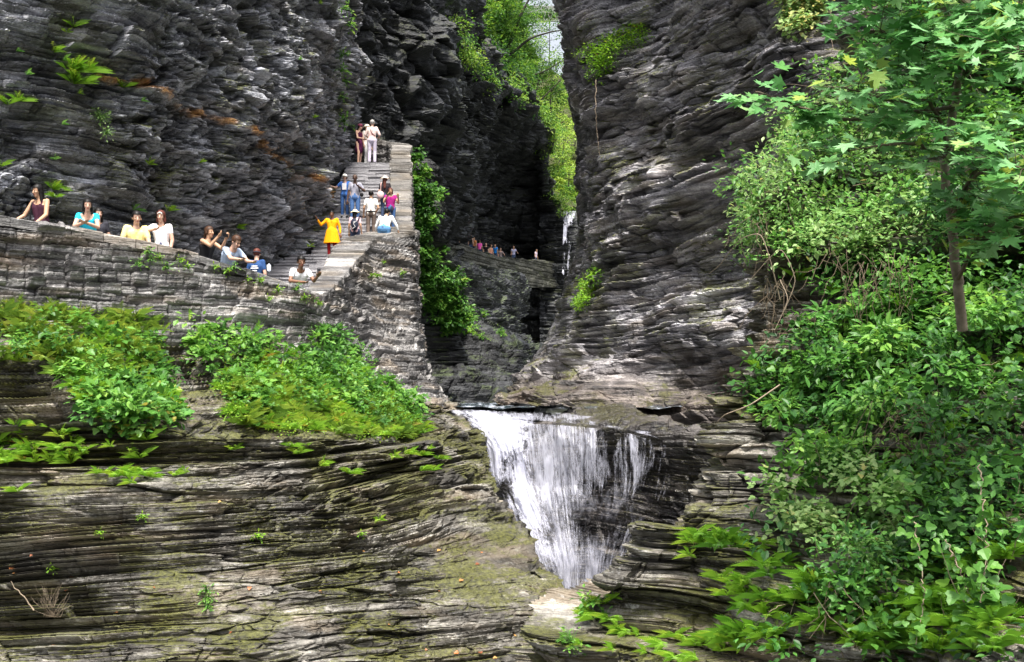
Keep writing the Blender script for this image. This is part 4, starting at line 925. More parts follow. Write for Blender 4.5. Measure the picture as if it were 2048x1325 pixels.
# the floor of the valley beyond the upper fall
rows = [R((1050,150,260),(1130,150,260),(1200,150,260),(1400,100,260)), R((1060,260,200),(1130,260,200),(1200,260,200),(1400,260,200)), R((1070,360,150),(1130,360,150),(1200,360,150),(1400,360,150)), R((1080,424,112),(1130,424,112),(1180,424,112),(1300,424,112))]
sheet('valley_slope', rows, 60, 60, M['soil'], [(3, 6, .3, .2, .05)], big=(1, .8), seed=82, up=1)
def far_tree(label, base, H_, rad, n, leaf, rng, mat='farleaf', group=None, hue=.55, trunkr=.16, name='broadleaf_tree', lean=0.0, mt_='darkbark', low=.3, clumps=26):
    t = empty(name, base); tag(t, label, 'tree', group)
    top_ = np.array([lean, 0, H_])
    pts = wig((0, 0, -.5), top_, 12, .06*H_/10, rng)
    ls = [(pts, trunkr, trunkr*.25, 7)]
    lv = Leaves()
    for i in range(clumps):
        f = rng.uniform(low, 1.0); c0 = pts[int(f*11)]; a = rng.uniform(0, 2*PI); r = rad*(1.15-abs(f-.6))*rng.uniform(.3, 1)
        c = c0+np.array([math.cos(a)*r, math.sin(a)*r, rng.uniform(.0, .25)*r])
        ls.append((wig(c0, c, 6, .05, rng), trunkr*.28, trunkr*.06, 4))
        bush(lv, c, n//clumps, rad*rng.uniform(.25, .42), leaf, T_SM, rng, hue=rng.uniform(hue-.3, hue+.3), flat=.5, out=(0, -.2, 0))
    tubes('trunk', ls, M[mt_], t); lv.build('crown', M[mat], t)
P_, N_ = pick('wooded_slope', [[(905,-60),(930,90),(1000,170),(1085,235),(1088,280),(1050,200),(1070,120),(1000,0),(1000,-60)]], 300, 30)
lf = Leaves()
for p, n_ in zip(P_, N_): bush(lf, p+np.array([0, -.6, .5]), 110, rng.uniform(.9, 1.7), rng.uniform(.2, .3), T_SM, rng, hue=rng.uniform(.0, .75))
for (a, b, Y) in [(915,60,66),(935,110,70),(960,140,76),(985,165,80),(1010,180,86),(1035,195,90),(1060,215,95),(1085,235,98),(1100,262,100),(1108,300,101),(1112,335,102),(1122,395,104),(1128,412,104),(940,125,72),(1025,190,88),(1072,225,97),(1092,246,99)]:
    for k in range(7): bush(lf, W(a+rng.normal(0, 9), b+rng.normal(0, 9), Y+rng.normal(0, .6)), 70, rng.uniform(.5, 1.0), .22, T_SM, rng, hue=rng.uniform(.3, .9), droop=.6)
tag(lf.build('hillside_growth', M['farleaf']), 'sunlit yellow-green brush covering the slope above the dark hollow', 'brush', kind='stuff')
far = [((975,30),90,9,2.8),((1010,60),98,11,3.0),((1040,110),106,10,3.2),((1060,180),112,9,2.8),((955,60),84,8,2.2),((1085,215),118,9,3.0),((1000,110),92,8,2.6)]
labs = ['leftmost sunlit tree high above the dark hollow beside the cliff','tree with a dark leaning trunk below the left end of the bridge','tree spreading in front of the sky patch under the bridge','low tree at the foot of the sky patch above the gap','small tree tucked against the upper left cliff edge','tree whose crown closes the top of the narrow gap','round tree on the slope above the dark hollow']
for ((a, b), Y, H_, r_), lb in zip(far, labs):
    far_tree(lb, W(a, b+45, Y), H_*.62, r_*.8, 3600, .22, rng, hue=rng.uniform(.3, .6), lean=rng.uniform(-.3, 1.6), trunkr=.13)
for i, (a, b, Y, H_) in enumerate([(1085,330,170,14),(1125,340,165,14),(1150,330,175,16),(1105,400,135,9),(1138,405,130,9),(1160,410,140,12),(1120,270,200,18),(1150,240,205,18),(1090,260,190,15)]):
    far_tree('bright sunlit tree in the narrow gap beyond the upper fall', W(a, b+20, Y), H_*.55, H_*.26, 3800, .36, rng, group='sunlit trees in the gap', hue=.8, trunkr=.15, low=.05)
far_tree('thin-crowned tree speckling the sky patch beneath the footbridge', W(1100, 235, 116), 11.5, 3.0, 2600, .22, rng, hue=.35, trunkr=.09, low=.35)
far_tree('thin dark-green tree hiding the left half of the footbridge', W(1045, 100, 118), 8.5, 3.0, 2600, .22, rng, hue=.2, trunkr=.12, low=.2)
# two dark bare leaning branches against the sky
t = empty('leaning_branch', W(1015, 110, 92)); tag(t, 'dark slender leaning trunk crossing the sky under the bridge', 'tree')
sub(tubes('trunk', [(catmull(V3((1015,100,92),(1035,45,92),(1048,18,92),(1068,-20,92)), 20, 0), .16, .07, 6), (catmull(V3((1018,112,92),(1060,78,92.5),(1100,65,93),(1128,60,93)), 20, 0), .12, .04, 6)], M['darkbark']), t)
t = empty('leaning_branch', W(1085, 200, 100)); tag(t, 'thin dark bough slanting across the narrow gap below the sky patch', 'tree')
sub(tubes('trunk', [(catmull(V3((1082,200,100),(1100,182,100),(1122,160,100)), 12, 0), .08, .04, 6), (catmull(V3((1070,150,100),(1095,140,100),(1124,122,100)), 12, 0), .08, .04, 6)], M['darkbark']), t)
# footbridge
bt = empty('footbridge', W(1090, 30, 125)); tag(bt, 'distant high trellis-sided footbridge crossing the gorge against the sky', 'bridge')
M['bridge'] = plain('bridge steel', (.22, .23, .22), .6, .2, 2)
def bar(a, b, r): return (np.array([a, b]), r, r, 4)
A0, B0 = W(985, 14, 125), W(1175, 14, 125); A1, B1 = W(985, 22, 125), W(1175, 22, 125); A2, B2 = W(985, 41, 125), W(1175, 40, 125)
for nm, (A_, B_, hh) in {'deck': (A1, B1, .28), 'handrail': (A0, B0, .14), 'lower_girder': (A2, B2, .13)}.items():
    lo = np.minimum(A_, B_)-np.array([0, 0, hh]); hi = np.maximum(A_, B_)+np.array([0, 2.2, hh]) if nm == 'deck' else np.maximum(A_, B_)+np.array([0, .2, hh])
    sub(box_obj(nm, lo, hi, M['bridge'], None, .02), bt)
ls = []
nb = 14
for i in range(nb):
    xa = A1+(B1-A1)*i/nb; xb = A2+(B2-A2)*(i+.5)/nb; xc = A1+(B1-A1)*(i+1)/nb
    ls += [bar(xa, xb, .05), bar(xb, xc, .05), bar(A0+(B0-A0)*i/nb, A1+(B1-A1)*i/nb, .05), bar(A0+(B0-A0)*(i+.5)/nb, A1+(B1-A1)*(i+.5)/nb, .04)]
sub(tubes('truss', ls, M['bridge'], None, False), bt)
# ================================================================ water
def water_mat(name, lo, hi, sx=3.0, sy=.28, body=(.60, .61, .72), thr=.5, soft=.07):
    """broken white water: opaque strands where the streak noise beats the sheet's thinness ('dens')"""
    m, nt, out = nmat(name)
    u = nd(nt, 'ShaderNodeAttribute', attribute_name='fu').outputs['Fac']; v = nd(nt, 'ShaderNodeAttribute', attribute_name='fv').outputs['Fac']
    cv = nd(nt, 'ShaderNodeCombineXYZ', {0: u, 1: v}).outputs[0]
    w1 = nd(nt, 'ShaderNodeTexNoise', {'Vector': nd(nt, 'ShaderNodeMapping', {'Vector': cv, 'Scale': (sx*3, sy*6, 1)}).outputs[0], 'Scale': 1.0, 'Detail': 6.0, 'Roughness': .66, 'Distortion': .5}).outputs[0]
    w2 = nd(nt, 'ShaderNodeTexNoise', {'Vector': nd(nt, 'ShaderNodeMapping', {'Vector': cv, 'Scale': (sx*7, sy*42, 1), 'Location': (4, 2, 0)}).outputs[0], 'Scale': 1.0, 'Detail': 5.0, 'Roughness': .7, 'Distortion': .8}).outputs[0]
    w0 = nd(nt, 'ShaderNodeTexNoise', {'Vector': nd(nt, 'ShaderNodeMapping', {'Vector': cv, 'Scale': (1.7, .55, 1), 'Location': (7, 1, 0)}).outputs[0], 'Scale': 1.0, 'Detail': 3.0, 'Distortion': .6}).outputs[0]
    n = math_(nt, 'ADD', math_(nt, 'MULTIPLY', w1, .58), math_(nt, 'MULTIPLY', w2, .42))
    n = math_(nt, 'ADD', n, math_(nt, 'MULTIPLY', math_(nt, 'SUBTRACT', w0, .5), .85))
    d = nd(nt, 'ShaderNodeAttribute', attribute_name='dens').outputs['Fac']
    a = nd(nt, 'ShaderNodeMapRange', {'Value': math_(nt, 'ADD', n, math_(nt, 'SUBTRACT', math_(nt, 'MULTIPLY', d, .42), .235)), 'From Min': thr-soft*.3, 'From Max': thr+soft}).outputs[0]
    p = nd(nt, 'ShaderNodeBsdfPrincipled', {'Base Color': (*body, 1), 'Roughness': .35, 'Specular IOR Level': .5}).outputs[0]
    tl = nd(nt, 'ShaderNodeBsdfTranslucent', {'Color': (*body, 1)}).outputs[0]
    p = nd(nt, 'ShaderNodeMixShader', {0: .35, 1: p, 2: tl}).outputs[0]
    tr = nt.nodes.new('ShaderNodeBsdfTransparent').outputs[0]
    mx = nd(nt, 'ShaderNodeMixShader', {0: math_(nt, 'MULTIPLY', a, hi), 1: tr, 2: p}).outputs[0]
    nt.links.new(mx, out.inputs[0]); return m
M['foam'] = water_mat('white water', 0, .86, soft=.11); M['mist'] = water_mat('drifting spray', 0, .38, 2.6, .5, soft=.4); M['veil'] = water_mat('thin falling veil', 0, .62, 5.0, .16, soft=.16)
def water_sheet(name, rows, nv, nu, mat, dens, parent=None, amp=.08, seed=1, uscale=1.0, vscale=1.0):
    C = np.array([[W(*p) for p in r] for r in rows]); D_ = np.array(dens, float)[..., None]
    G = catmull(catmull(C, nv, 0), nu, 1); Dn = catmull(catmull(D_, nv, 0), nu, 1)[..., 0]
    # streak-shaped relief so that the sheet itself is rope-like
    al = np.concatenate([[0], np.cumsum(np.linalg.norm(np.diff(G[nv//3], axis=0), axis=1))]); vl = np.concatenate([[0], np.cumsum(np.linalg.norm(np.diff(G[:, nu//3], axis=0), axis=1))])
    U = np.broadcast_to(al[None]*uscale, (nv, nu)); V_ = np.broadcast_to(vl[:, None]*vscale, (nv, nu))
    Q = np.stack([U*4, V_*.7, U*0], -1)
    G = G+np.array([0, -1, 0])*(amp*fbm(Q, 1, 3, seed)*2)[..., None]+np.array([0, -1, .2])*(amp*.5*fbm(Q*np.array([3, 4, 1]), 1, 2, seed+4))[..., None]
    me = mesh_arrays(name, G.reshape(-1, 3), grid_faces(nv, nu), True, {'fu': U, 'fv': V_, 'dens': Dn})
    return link(name, me, parent, mat)
wf = empty('waterfall', W(1150, 1240, 26)); tag(wf, 'white main waterfall fanning from the stream lip down into the dark V between the ledges', 'waterfall')
# left chute: a thick rope of white water
rows = [R((888,822,30.2),(930,820,30.2),(990,822,30.2),(1060,826,30)), R((915,838,29.6),(950,836,29.6),(1000,838,29.5),(1070,842,29.4)), R((955,868,28.6),(985,862,28.6),(1020,866,28.5),(1062,872,28.4)), R((975,905,28.0),(1000,900,27.8),(1030,905,27.8),(1056,915,27.9)),
        R((978,970,27.7),(1006,970,27.4),(1040,970,27.4),(1072,975,27.5)), R((1002,1040,27.1),(1034,1040,26.9),(1066,1040,26.9),(1098,1045,27.0)), R((1040,1110,26.6),(1064,1110,26.4),(1094,1110,26.4),(1124,1115,26.5)), R((1080,1220,26.2),(1104,1220,26.0),(1130,1220,26.0),(1156,1220,26.2))]
dn = [[.2,.7,.5,.3],[.5,1,.7,.3],[.6,1.05,.95,.45],[.7,.85,.8,.6],[.72,.66,.72,.42],[.52,.64,.62,.34],[.42,.55,.55,.34],[.3,.4,.4,.3]]
sub(water_sheet('chute', rows, 300, 90, M['foam'], dn, None, .10, 3), wf)
sub(water_sheet('spray', [[(a, b, Y-.35) for (a, b, Y) in r] for r in rows[2:]], 240, 80, M['foam'], (np.array(dn[2:])*.55).tolist(), None, .14, 9, 1.3, 1.6), wf)
# thin curtain to its right
rows = [R((1012,848,28.4),(1110,850,28.2),(1180,856,28),(1240,862,27.5),(1300,880,26.9),(1350,896,26.4)), R((1020,900,28.1),(1115,890,28),(1180,895,27.7),(1240,900,27.2),(1300,905,26.6),(1350,915,26.1)), R((1030,970,27.9),(1120,970,27.8),(1180,970,27.5),(1240,970,27),(1290,970,26.4),(1340,970,26)),
        R((1050,1050,27.2),(1130,1050,27.1),(1175,1050,26.9),(1225,1050,26.3),(1270,1050,25.7),(1310,1050,25.2)), R((1075,1120,26.6),(1140,1120,26.5),(1175,1120,26.3),(1210,1120,25.9),(1240,1120,25.4),(1270,1120,25)), R((1120,1235,26.3),(1145,1235,26.2),(1170,1235,26),(1195,1235,25.6),(1220,1235,25.2),(1245,1235,24.9))]
dn = [[.75,.62,.58,.42,.40,.15],[.62,.60,.50,.36,.34,.1],[.56,.66,.44,.32,.22,.02],[.58,.70,.54,.42,.22,0],[.7,.72,.66,.55,.32,0],[.7,.75,.72,.62,.42,.2]]
sub(water_sheet('curtain', rows, 320, 260, M['veil'], dn, None, .06, 5), wf)
sub(water_sheet('mist', [[(a, b, Y-.3) for (a, b, Y) in r] for r in rows[2:]], 200, 160, M['mist'], [[.3,.3,.2,.1,0,0],[.5,.55,.42,.3,.1,0],[.6,.66,.6,.5,.25,0],[.7,.75,.75,.65,.45,.2]], None, .10, 15, 1.4, 2.2), wf)
rows = [R((890,815,34),(980,815,34),(1080,816,33.4),(1200,820,32.2),(1300,836,30.2),(1340,850,29)), R((895,822,30.9),(975,824,30.8),(1080,828,30.4),(1200,838,29.6),(1300,854,28.2),(1340,866,27.4)), R((925,832,29.9),(985,834,29.8),(1080,842,29.0),(1200,852,28.3),(1300,872,27.0),(1340,890,26.6))]
sub(water_sheet('lip', rows, 60, 260, M['veil'], [[.6,.6,.6,.55,.4,.2],[.95,.85,.7,.62,.5,.3],[.9,.8,.6,.55,.5,.2]], None, .03, 21), wf)
# stream surface
m, nt, out = nmat('stream water')
geo = nt.nodes.new('ShaderNodeNewGeometry').outputs['Position']
nn_ = nd(nt, 'ShaderNodeTexNoise', {'Vector': nd(nt, 'ShaderNodeMapping', {'Vector': geo, 'Scale': (2.2, .9, 1)}).outputs[0], 'Scale': 1.5, 'Detail': 5.0}).outputs[0]
fm = ramp(nt, nn_, [(.52, 0), (.64, 1)])
b = nd(nt, 'ShaderNodeBsdfPrincipled', {'Base Color': mixc(nt, fm, (.03, .045, .06), (.6, .66, .78)), 'Roughness': .12, 'Normal': nd(nt, 'ShaderNodeBump', {'Height': nn_, 'Strength': .8, 'Distance': .08}).outputs[0]})
nt.links.new(b.outputs[0], out.inputs[0]); M['stream'] = m
nx, ny = 90, 120
xs = np.linspace(-3.4, 4.8, nx); ys = np.linspace(31.0, 48, ny); X, Y_ = np.meshgrid(xs, ys)
P = np.stack([X+(Y_-30)*.02, Y_, -.36+0*X+.03*np.sin(X*3+Y_*2)+.02*np.sin(X*7-Y_*3)], -1)
o = link('stream_water', mesh_arrays('stream_water', P.reshape(-1, 3), grid_faces(ny, nx), True), None, M['stream']); o['kind'] = 'structure'
# river bed sheet below everything
xs = np.linspace(-60, 60, 60); ys = np.linspace(2, 320, 120); X, Y_ = np.meshgrid(xs, ys)
P = np.stack([X, Y_, np.where(Y_ < 29.5, -8.5, np.where(Y_ < 110, -1.2, 10))+.2*noise(np.stack([X, Y_, 0*X], -1), .4, 5)], -1)
o = link('river_bed', mesh_arrays('river_bed', P.reshape(-1, 3), grid_faces(120, 60)), None, M['wetshade']); o['kind'] = 'structure'
# upper fall, far off
uf = empty('upper_waterfall', W(1138, 620, 103)); tag(uf, 'thin white distant waterfall dropping from the notch beyond the far walkway', 'waterfall')
rows = [R((1126,423,104),(1133,422,104),(1141,422,104),(1152,423,104)), R((1127,450,103),(1132,450,103),(1138,450,103),(1146,450,103)), R((1125,500,102.6),(1130,500,102.6),(1136,500,102.6),(1141,500,102.6)), R((1124,560,102),(1129,560,102),(1134,560,102),(1139,560,102)), R((1118,650,101),(1124,650,101),(1130,650,101),(1136,650,101))]
sub(water_sheet('falling_water', rows, 160, 30, water_mat('far falls', 0, .95, .8, .1), [[1,1,1,.8],[.7,.8,.6,.2],[.4,.52,.5,.2],[.4,.55,.5,.3],[.3,.4,.4,.3]], None, .1, 7), uf)
# ================================================================ people
_m = Matrix
def cap_mesh(bm, a, b, ra, rb, sx=1.0, segs=12):
    """tapered limb with round ends, from a to b"""
    a, b = Vector(a), Vector(b); d = b-a; L_ = d.length
    if L_ < 1e-5: d = Vector((0, 0, 1)); L_ = 1e-5
    q = d.to_track_quat('Z', 'Y').to_matrix()
    prof = [(-ra*math.sin(t), ra*math.cos(t)) for t in (1.35, .9, .45)]+[(0, ra), (L_*.5, (ra+rb)/2), (L_, rb)]+[(L_+rb*math.sin(t), rb*math.cos(t)) for t in (.45, .9, 1.35)]
    rings = []
    for z, r in prof: rings.append([bm.verts.new(a+q@Vector((r*math.cos(k*2*PI/segs)*sx, r*math.sin(k*2*PI/segs), z))) for k in range(segs)])
    for r0, r1 in zip(rings[:-1], rings[1:]):
        for k in range(segs): bm.faces.new((r0[k], r0[(k+1) % segs], r1[(k+1) % segs], r1[k]))
    bm.faces.new(rings[0][::-1]); bm.faces.new(rings[-1])
def ell(bm, c, r, rot=None, sub_=12):
    g = bmesh.ops.create_uvsphere(bm, u_segments=sub_, v_segments=max(6, sub_*2//3), radius=1)
    R_ = rot or _m.Identity(3)
    for v in g['verts']: v.co = Vector(c)+R_@Vector((v.co.x*r[0], v.co.y*r[1], v.co.z*r[2]))
    return g['verts']
_tmpo = []
def fuse(bm, name, vox, mat, parent, smooth_it=3, cut=None):
    """union of the solids as one continuous skin"""
    bmesh.ops.recalc_face_normals(bm, faces=bm.faces)
    me = bpy.data.meshes.new('tmp'); bm.to_mesh(me); bm.free()
    o = bpy.data.objects.new('tmp', me); COL.objects.link(o)
    md = o.modifiers.new('r', 'REMESH'); md.mode = 'VOXEL'; md.voxel_size = vox; md.use_smooth_shade = True
    if smooth_it: s_ = o.modifiers.new('s', 'SMOOTH'); s_.iterations = smooth_it; s_.factor = .5
    dg = bpy.context.evaluated_depsgraph_get(); dg.update()
    m2 = bpy.data.meshes.new_from_object(o.evaluated_get(dg)); bpy.data.objects.remove(o)
    m2.name = name; m2.materials.clear()
    return link(name, m2, parent, mat)
SK = {'light': (.55, .34, .25), 'tan': (.46, .27, .17), 'brown': (.20, .10, .06), 'dark': (.085, .045, .03)}
HAIRC = {'black': (.008, .007, .007), 'brown': (.06, .03, .018), 'auburn': (.10, .03, .022), 'blond': (.20, .12, .055), 'grey': (.35, .34, .33), 'reddish': (.11, .03, .04)}
JEANS = (.06, .13, .30)
def person(label, head, Y, feet, hgt, heading=0, skin='light', hair='black', hairstyle='short', top=(.8, .8, .8), sleeve=.5, bottom=JEANS, bottype='trousers', lean=0, side=0,
           la=None, ra=None, hat=None, look=(0, 0), build=1.0, group=None, small=False, dress=None, crouch=0.0, shoe=(.05, .05, .05), topname='shirt', vneck=False):
    """head = picture column; feet = z of the feet; local frame: faces -y, its right hand at -x.  la / ra = (elbow, wrist) relative to the shoulder"""
    if Y < 27: feet -= .11*hgt; hgt *= 1.11
    x = (head-CX)/F*Y
    t = empty('person', (x, Y, feet), math.radians(heading)); tag(t, label, 'person', group)
    H = hgt/1.75; vox = .034 if small else .0085
    sm = plain_skin(skin)
    hipz = .90*H*(1-crouch*.4); hw = .095*H*build
    LR = Matrix.Rotation(math.radians(lean), 3, 'X')@Matrix.Rotation(math.radians(side), 3, 'Y')
    def up(v): return Vector((0, 0, hipz))+LR@Vector(v)
    chest = up((0, .01, .34*H)); nk = up((0, .0, .53*H)); waist = up((0, 0, .13*H))
    hx = math.radians(look[1]); hz_ = math.radians(look[0])
    HR = (Matrix.Rotation(hz_, 3, 'Z')@Matrix.Rotation(hx, 3, 'X')@Matrix.Rotation(math.radians(lean*.45), 3, 'X'))
    hc = nk+HR@Vector((0, -.030*H, .138*H))
    sh = [up((-.162*H*build, 0, .468*H)), up((.162*H*build, 0, .468*H))]
    arms = []
    for k, (s_, A) in enumerate(zip(sh, (ra, la))):
        sg = -1 if k == 0 else 1
        if A is None: A = ((sg*.06, .02, -.29), (sg*.08, -.06, -.54))
        e = s_+Vector(A[0])*H; w_ = s_+Vector(A[1])*H
        arms.append((s_, e, w_))
    legs = []
    for sg in (-1, 1):
        hp = Vector((sg*hw, 0, hipz)); an = Vector((sg*.10*H, .02 if sg > 0 else -.03, .09*H)); kn = (hp+an)/2+Vector((0, -.04-.25*crouch, 0)); legs.append((hp, kn, an))
    def torso(bm, g=0.0, zlo=0.0):
        cap_mesh(bm, up((-.045*H*build, .0, .0)), up((.045*H*build, 0, 0)), .115*H*build+g, .115*H*build+g)
        for sx_ in (-1, 1):
            cap_mesh(bm, up((sx_*.055*H*build, 0, .0)), up((sx_*.045*H*build, 0, .16*H)), .10*H*build+g, .088*H*build+g)
            cap_mesh(bm, up((sx_*.045*H*build, 0, .16*H)), up((sx_*.075*H*build, 0, .36*H)), .088*H*build+g, .103*H+g)
            cap_mesh(bm, up((sx_*.075*H*build, 0, .36*H)), up((sx_*.118*H*build, 0, .455*H)), .10*H+g, .058*H+g)
        cap_mesh(bm, up((0, 0, .40*H)), up((0, -.005, .50*H)), .085*H+g, .06*H+g)
    # ---- body
    bm = bmesh.new(); torso(bm)
    cap_mesh(bm, up((0, 0, .46*H)), hc+HR@Vector((0, .015, -.07*H)), .056*H, .052*H)
    ell(bm, hc+HR@Vector((0, .012*H, .022*H)), (.076*H, .094*H, .098*H), HR, 16)          # skull
    cap_mesh(bm, hc+HR@Vector((0, -.035*H, -.02*H)), hc+HR@Vector((0, -.052*H, -.085*H)), .058*H, .034*H)       # face and jaw
    cap_mesh(bm, hc+HR@Vector((0, -.088*H, .008*H)), hc+HR@Vector((0, -.106*H, -.028*H)), .009*H, .014*H)      # nose
    for sg in (-1, 1):
        ell(bm, hc+HR@Vector((sg*.078*H, .012*H, -.012*H)), (.012*H, .020*H, .032*H), HR, 8)   # ears
        ell(bm, hc+HR@Vector((sg*.034*H, -.070*H, -.022*H)), (.02*H, .016*H, .018*H), HR, 8)   # cheeks
    for (s_, e, w_), sg in zip(arms, (-1, 1)):
        cap_mesh(bm, s_, e, .050*H*build, .040*H); cap_mesh(bm, e, w_, .040*H, .027*H)
        if not small:
            d = (w_-e).normalized(); side_ = d.cross(Vector((0, 0, 1)));
            if side_.length < .3: side_ = d.cross(Vector((0, 1, 0)))
            side_.normalize(); nrm_ = d.cross(side_).normalized()
            pc = w_+d*.05*H
            cap_mesh(bm, w_, pc, .027*H, .032*H); cap_mesh(bm, w_+d*.03*H+side_*.018*H, w_+d*.075*H+side_*.022*H, .02*H, .016*H); cap_mesh(bm, w_+d*.03*H-side_*.018*H, w_+d*.075*H-side_*.022*H, .02*H, .016*H)
            for f in range(4):
                o_ = side_*(.030-.020*f)*H; l1 = (.042, .050, .047, .036)[f]*H
                k0 = w_+d*.078*H+o_; k1 = k0+d*l1*.9-nrm_*.010*H; k2 = k1+d*l1*.5-nrm_*l1*.55
                cap_mesh(bm, k0, k1, .0095*H, .0088*H, 1, 8); cap_mesh(bm, k1, k2, .0088*H, .0078*H, 1, 8)
            th = w_+d*.03*H+side_*.03*H; th2 = th+d*.032*H+side_*.024*H; cap_mesh(bm, th, th2, .013*H, .011*H, 1, 8); cap_mesh(bm, th2, th2+d*.026*H-nrm_*.012*H, .011*H, .009*H, 1, 8)
        else: cap_mesh(bm, w_, w_+(w_-e).normalized()*.11*H, .032*H, .026*H)
    for hp, kn, an in legs:
        cap_mesh(bm, hp, kn, .083*H*build, .054*H); cap_mesh(bm, kn, an, .055*H, .036*H); cap_mesh(bm, an+Vector((0, .03, -.04*H)), an+Vector((0, -.13*H, -.055*H)), .038*H, .03*H)
    fuse(bm, 'body', vox, sm, t, 0 if small else 1)
    # ---- clothes
    bm = bmesh.new()
    torso(bm, .014 if small else .011)
    if sleeve > 0:
        for s_, e, w_ in arms:
            f1 = min(1, sleeve); q_ = s_+(e-s_)*f1
            cap_mesh(bm, s_, q_, .058*H*build, (.053 if sleeve < 1 else .048)*H)
            if sleeve > 1: cap_mesh(bm, e, e+(w_-e)*(sleeve-1), .050*H, .040*H)
    if dress:
        z1 = dress
        cap_mesh(bm, up((0, 0, .05)), Vector((0, .0, z1*H)), .16*H*build, .215*H*build); cap_mesh(bm, up((-.05, 0, .0)), Vector((-.08*build, .0, z1*H)), .15*H*build, .19*H*build); cap_mesh(bm, up((.05, 0, .0)), Vector((.08*build, .0, z1*H)), .15*H*build, .19*H*build)
    o = fuse(bm, topname, vox*1.3 if small else .011, cloth(top), t, 0 if small else 2)
    # open the neck and hem
    bm = bmesh.new(); bm.from_mesh(o.data)
    neck_c = up((0, -.01, .505*H)); inv = LR.transposed()
    hem = -.09*H if not dress else -9
    dele = []
    for v in bm.verts:
        l = inv@(v.co-Vector((0, 0, hipz)))
        if not dress and l.z < hem: dele.append(v)
        elif sleeve <= .05 and l.z > .40*H and (abs(l.x) > .115*H or l.z > .47*H): dele.append(v)
        elif (l-Vector((0, -.03 if not vneck else -.07, .525*H))).length < (.088 if not vneck else .12)*H: dele.append(v)
        elif dress and v.co.z < z1*H: dele.append(v)
    bmesh.ops.delete(bm, geom=dele, context='VERTS'); bm.to_mesh(o.data); bm.free()
    if bottype != 'none':
        bm = bmesh.new()
        cap_mesh(bm, Vector((-.04*H*build, 0, hipz)), Vector((.04*H*build, 0, hipz)), .128*H*build, .128*H*build)
        cap_mesh(bm, Vector((0, 0, hipz)), up((0, 0, .08*H)), .125*H*build, .112*H*build)
        for hp, kn, an in legs:
            if bottype == 'shorts': cap_mesh(bm, hp, hp+(kn-hp)*.6, .098*H*build, .088*H*build)
            elif bottype == 'skirt': pass
            else: cap_mesh(bm, hp, kn, .096*H*build, .068*H); cap_mesh(bm, kn, an+Vector((0, 0, .01)), .068*H, .058*H)
        if bottype == 'skirt': cap_mesh(bm, Vector((0, 0, hipz)), Vector((0, 0, hipz-.30*H)), .15*H, .165*H)
        fuse(bm, {'shorts': 'shorts', 'skirt': 'skirt'}.get(bottype, 'trousers'), vox*1.3 if small else .012, cloth(bottom), t, 0 if small else 2)
    if not small:
        for hp, kn, an in legs:
            bm = bmesh.new(); cap_mesh(bm, an+Vector((0, .035, -.045*H)), an+Vector((0, -.145*H, -.058*H)), .046*H, .036*H); fuse(bm, 'shoe', .014, cloth(shoe), t, 1)
    # ---- hair, hat
    hm = cloth(HAIRC[hair], .45)
    if hairstyle != 'bald':
        bm = bmesh.new()
        gx = .010
        ell(bm, hc+HR@Vector((0, .018*H, .036*H)), (.091*H+gx*.3, .108*H+gx*.3, .104*H), HR, 16)
        if hairstyle in ('long', 'bob', 'ponytail'):
            for sg in (-1, 1): cap_mesh(bm, hc+HR@Vector((sg*.055*H, .02*H, .04*H)), hc+HR@Vector((sg*.074*H, .018*H, (-.09 if hairstyle == 'bob' else -.03)*H)), .036*H, .03*H)
        if hairstyle == 'bob': cap_mesh(bm, hc+HR@Vector((0, .06*H, .02*H)), hc+HR@Vector((0, .055*H, -.09*H)), .07*H, .072*H)
        if hairstyle == 'long':
            cap_mesh(bm, hc+HR@Vector((0, .06*H, .02*H)), up((.0, .09*H, .33*H)), .065*H, .052*H)
            cap_mesh(bm, hc+HR@Vector((.06*H, .02*H, -.02*H)), up((.10*H, -.05*H, .30*H)), .036*H, .026*H)
        if hairstyle == 'ponytail': cap_mesh(bm, hc+HR@Vector((0, .10*H, .05*H)), hc+HR@Vector((0, .15*H, -.14*H)), .036*H, .018*H)
        o = fuse(bm, 'hair', vox*1.3 if small else .010, hm, t, 0 if small else 1)
        # keep the face clear
        bm = bmesh.new(); bm.from_mesh(o.data); HI = HR.transposed(); dele = []
        for v in bm.verts:
            l = HI@(v.co-hc)
            if l.y < -.020*H and l.z < .066*H and abs(l.x) < (.070 if hairstyle != 'bob' else .062)*H: dele.append(v)
            elif hairstyle == 'short' and l.z < -.005*H and l.y < .03*H: dele.append(v)
        bmesh.ops.delete(bm, geom=dele, context='VERTS'); bm.to_mesh(o.data); bm.free()
    if hat:
        kind, hcol = hat; bm = bmesh.new()
        ell(bm, hc+HR@Vector((0, .012*H, .065*H)), (.100*H, .116*H, .082*H), HR, 16)
        if kind == 'sun':
            prof = [(.08, .060), (.13, .052), (.185, .030), (.187, .024), (.13, .044), (.08, .052)]; n = 24; rr = [[bm.verts.new(hc+HR@Vector((math.cos(a_*2*PI/n)*r*H, .012*H+math.sin(a_*2*PI/n)*r*H, (z+.008*math.sin(a_*1.3))*H))) for a_ in range(n)] for r, z in prof]
            for r0, r1 in zip(rr, rr[1:]+rr[:1]):
                for k in range(n): bm.faces.new((r0[k], r0[(k+1) % n], r1[(k+1) % n], r1[k]))
        elif kind == 'cap':
            cap_mesh(bm, hc+HR@Vector((-.03*H, -.10*H, .055*H)), hc+HR@Vector((.03*H, -.10*H, .055*H)), .012, .012); ell(bm, hc+HR@Vector((0, -.105*H, .052*H)), (.068*H, .062*H, .010*H), HR, 12)
        for v in list(bm.verts): pass
        o = link('hat', bpy.data.meshes.new('hat'), t, cloth(hcol)); bmesh.ops.recalc_face_normals(bm, faces=bm.faces); bm.to_mesh(o.data); bm.free()
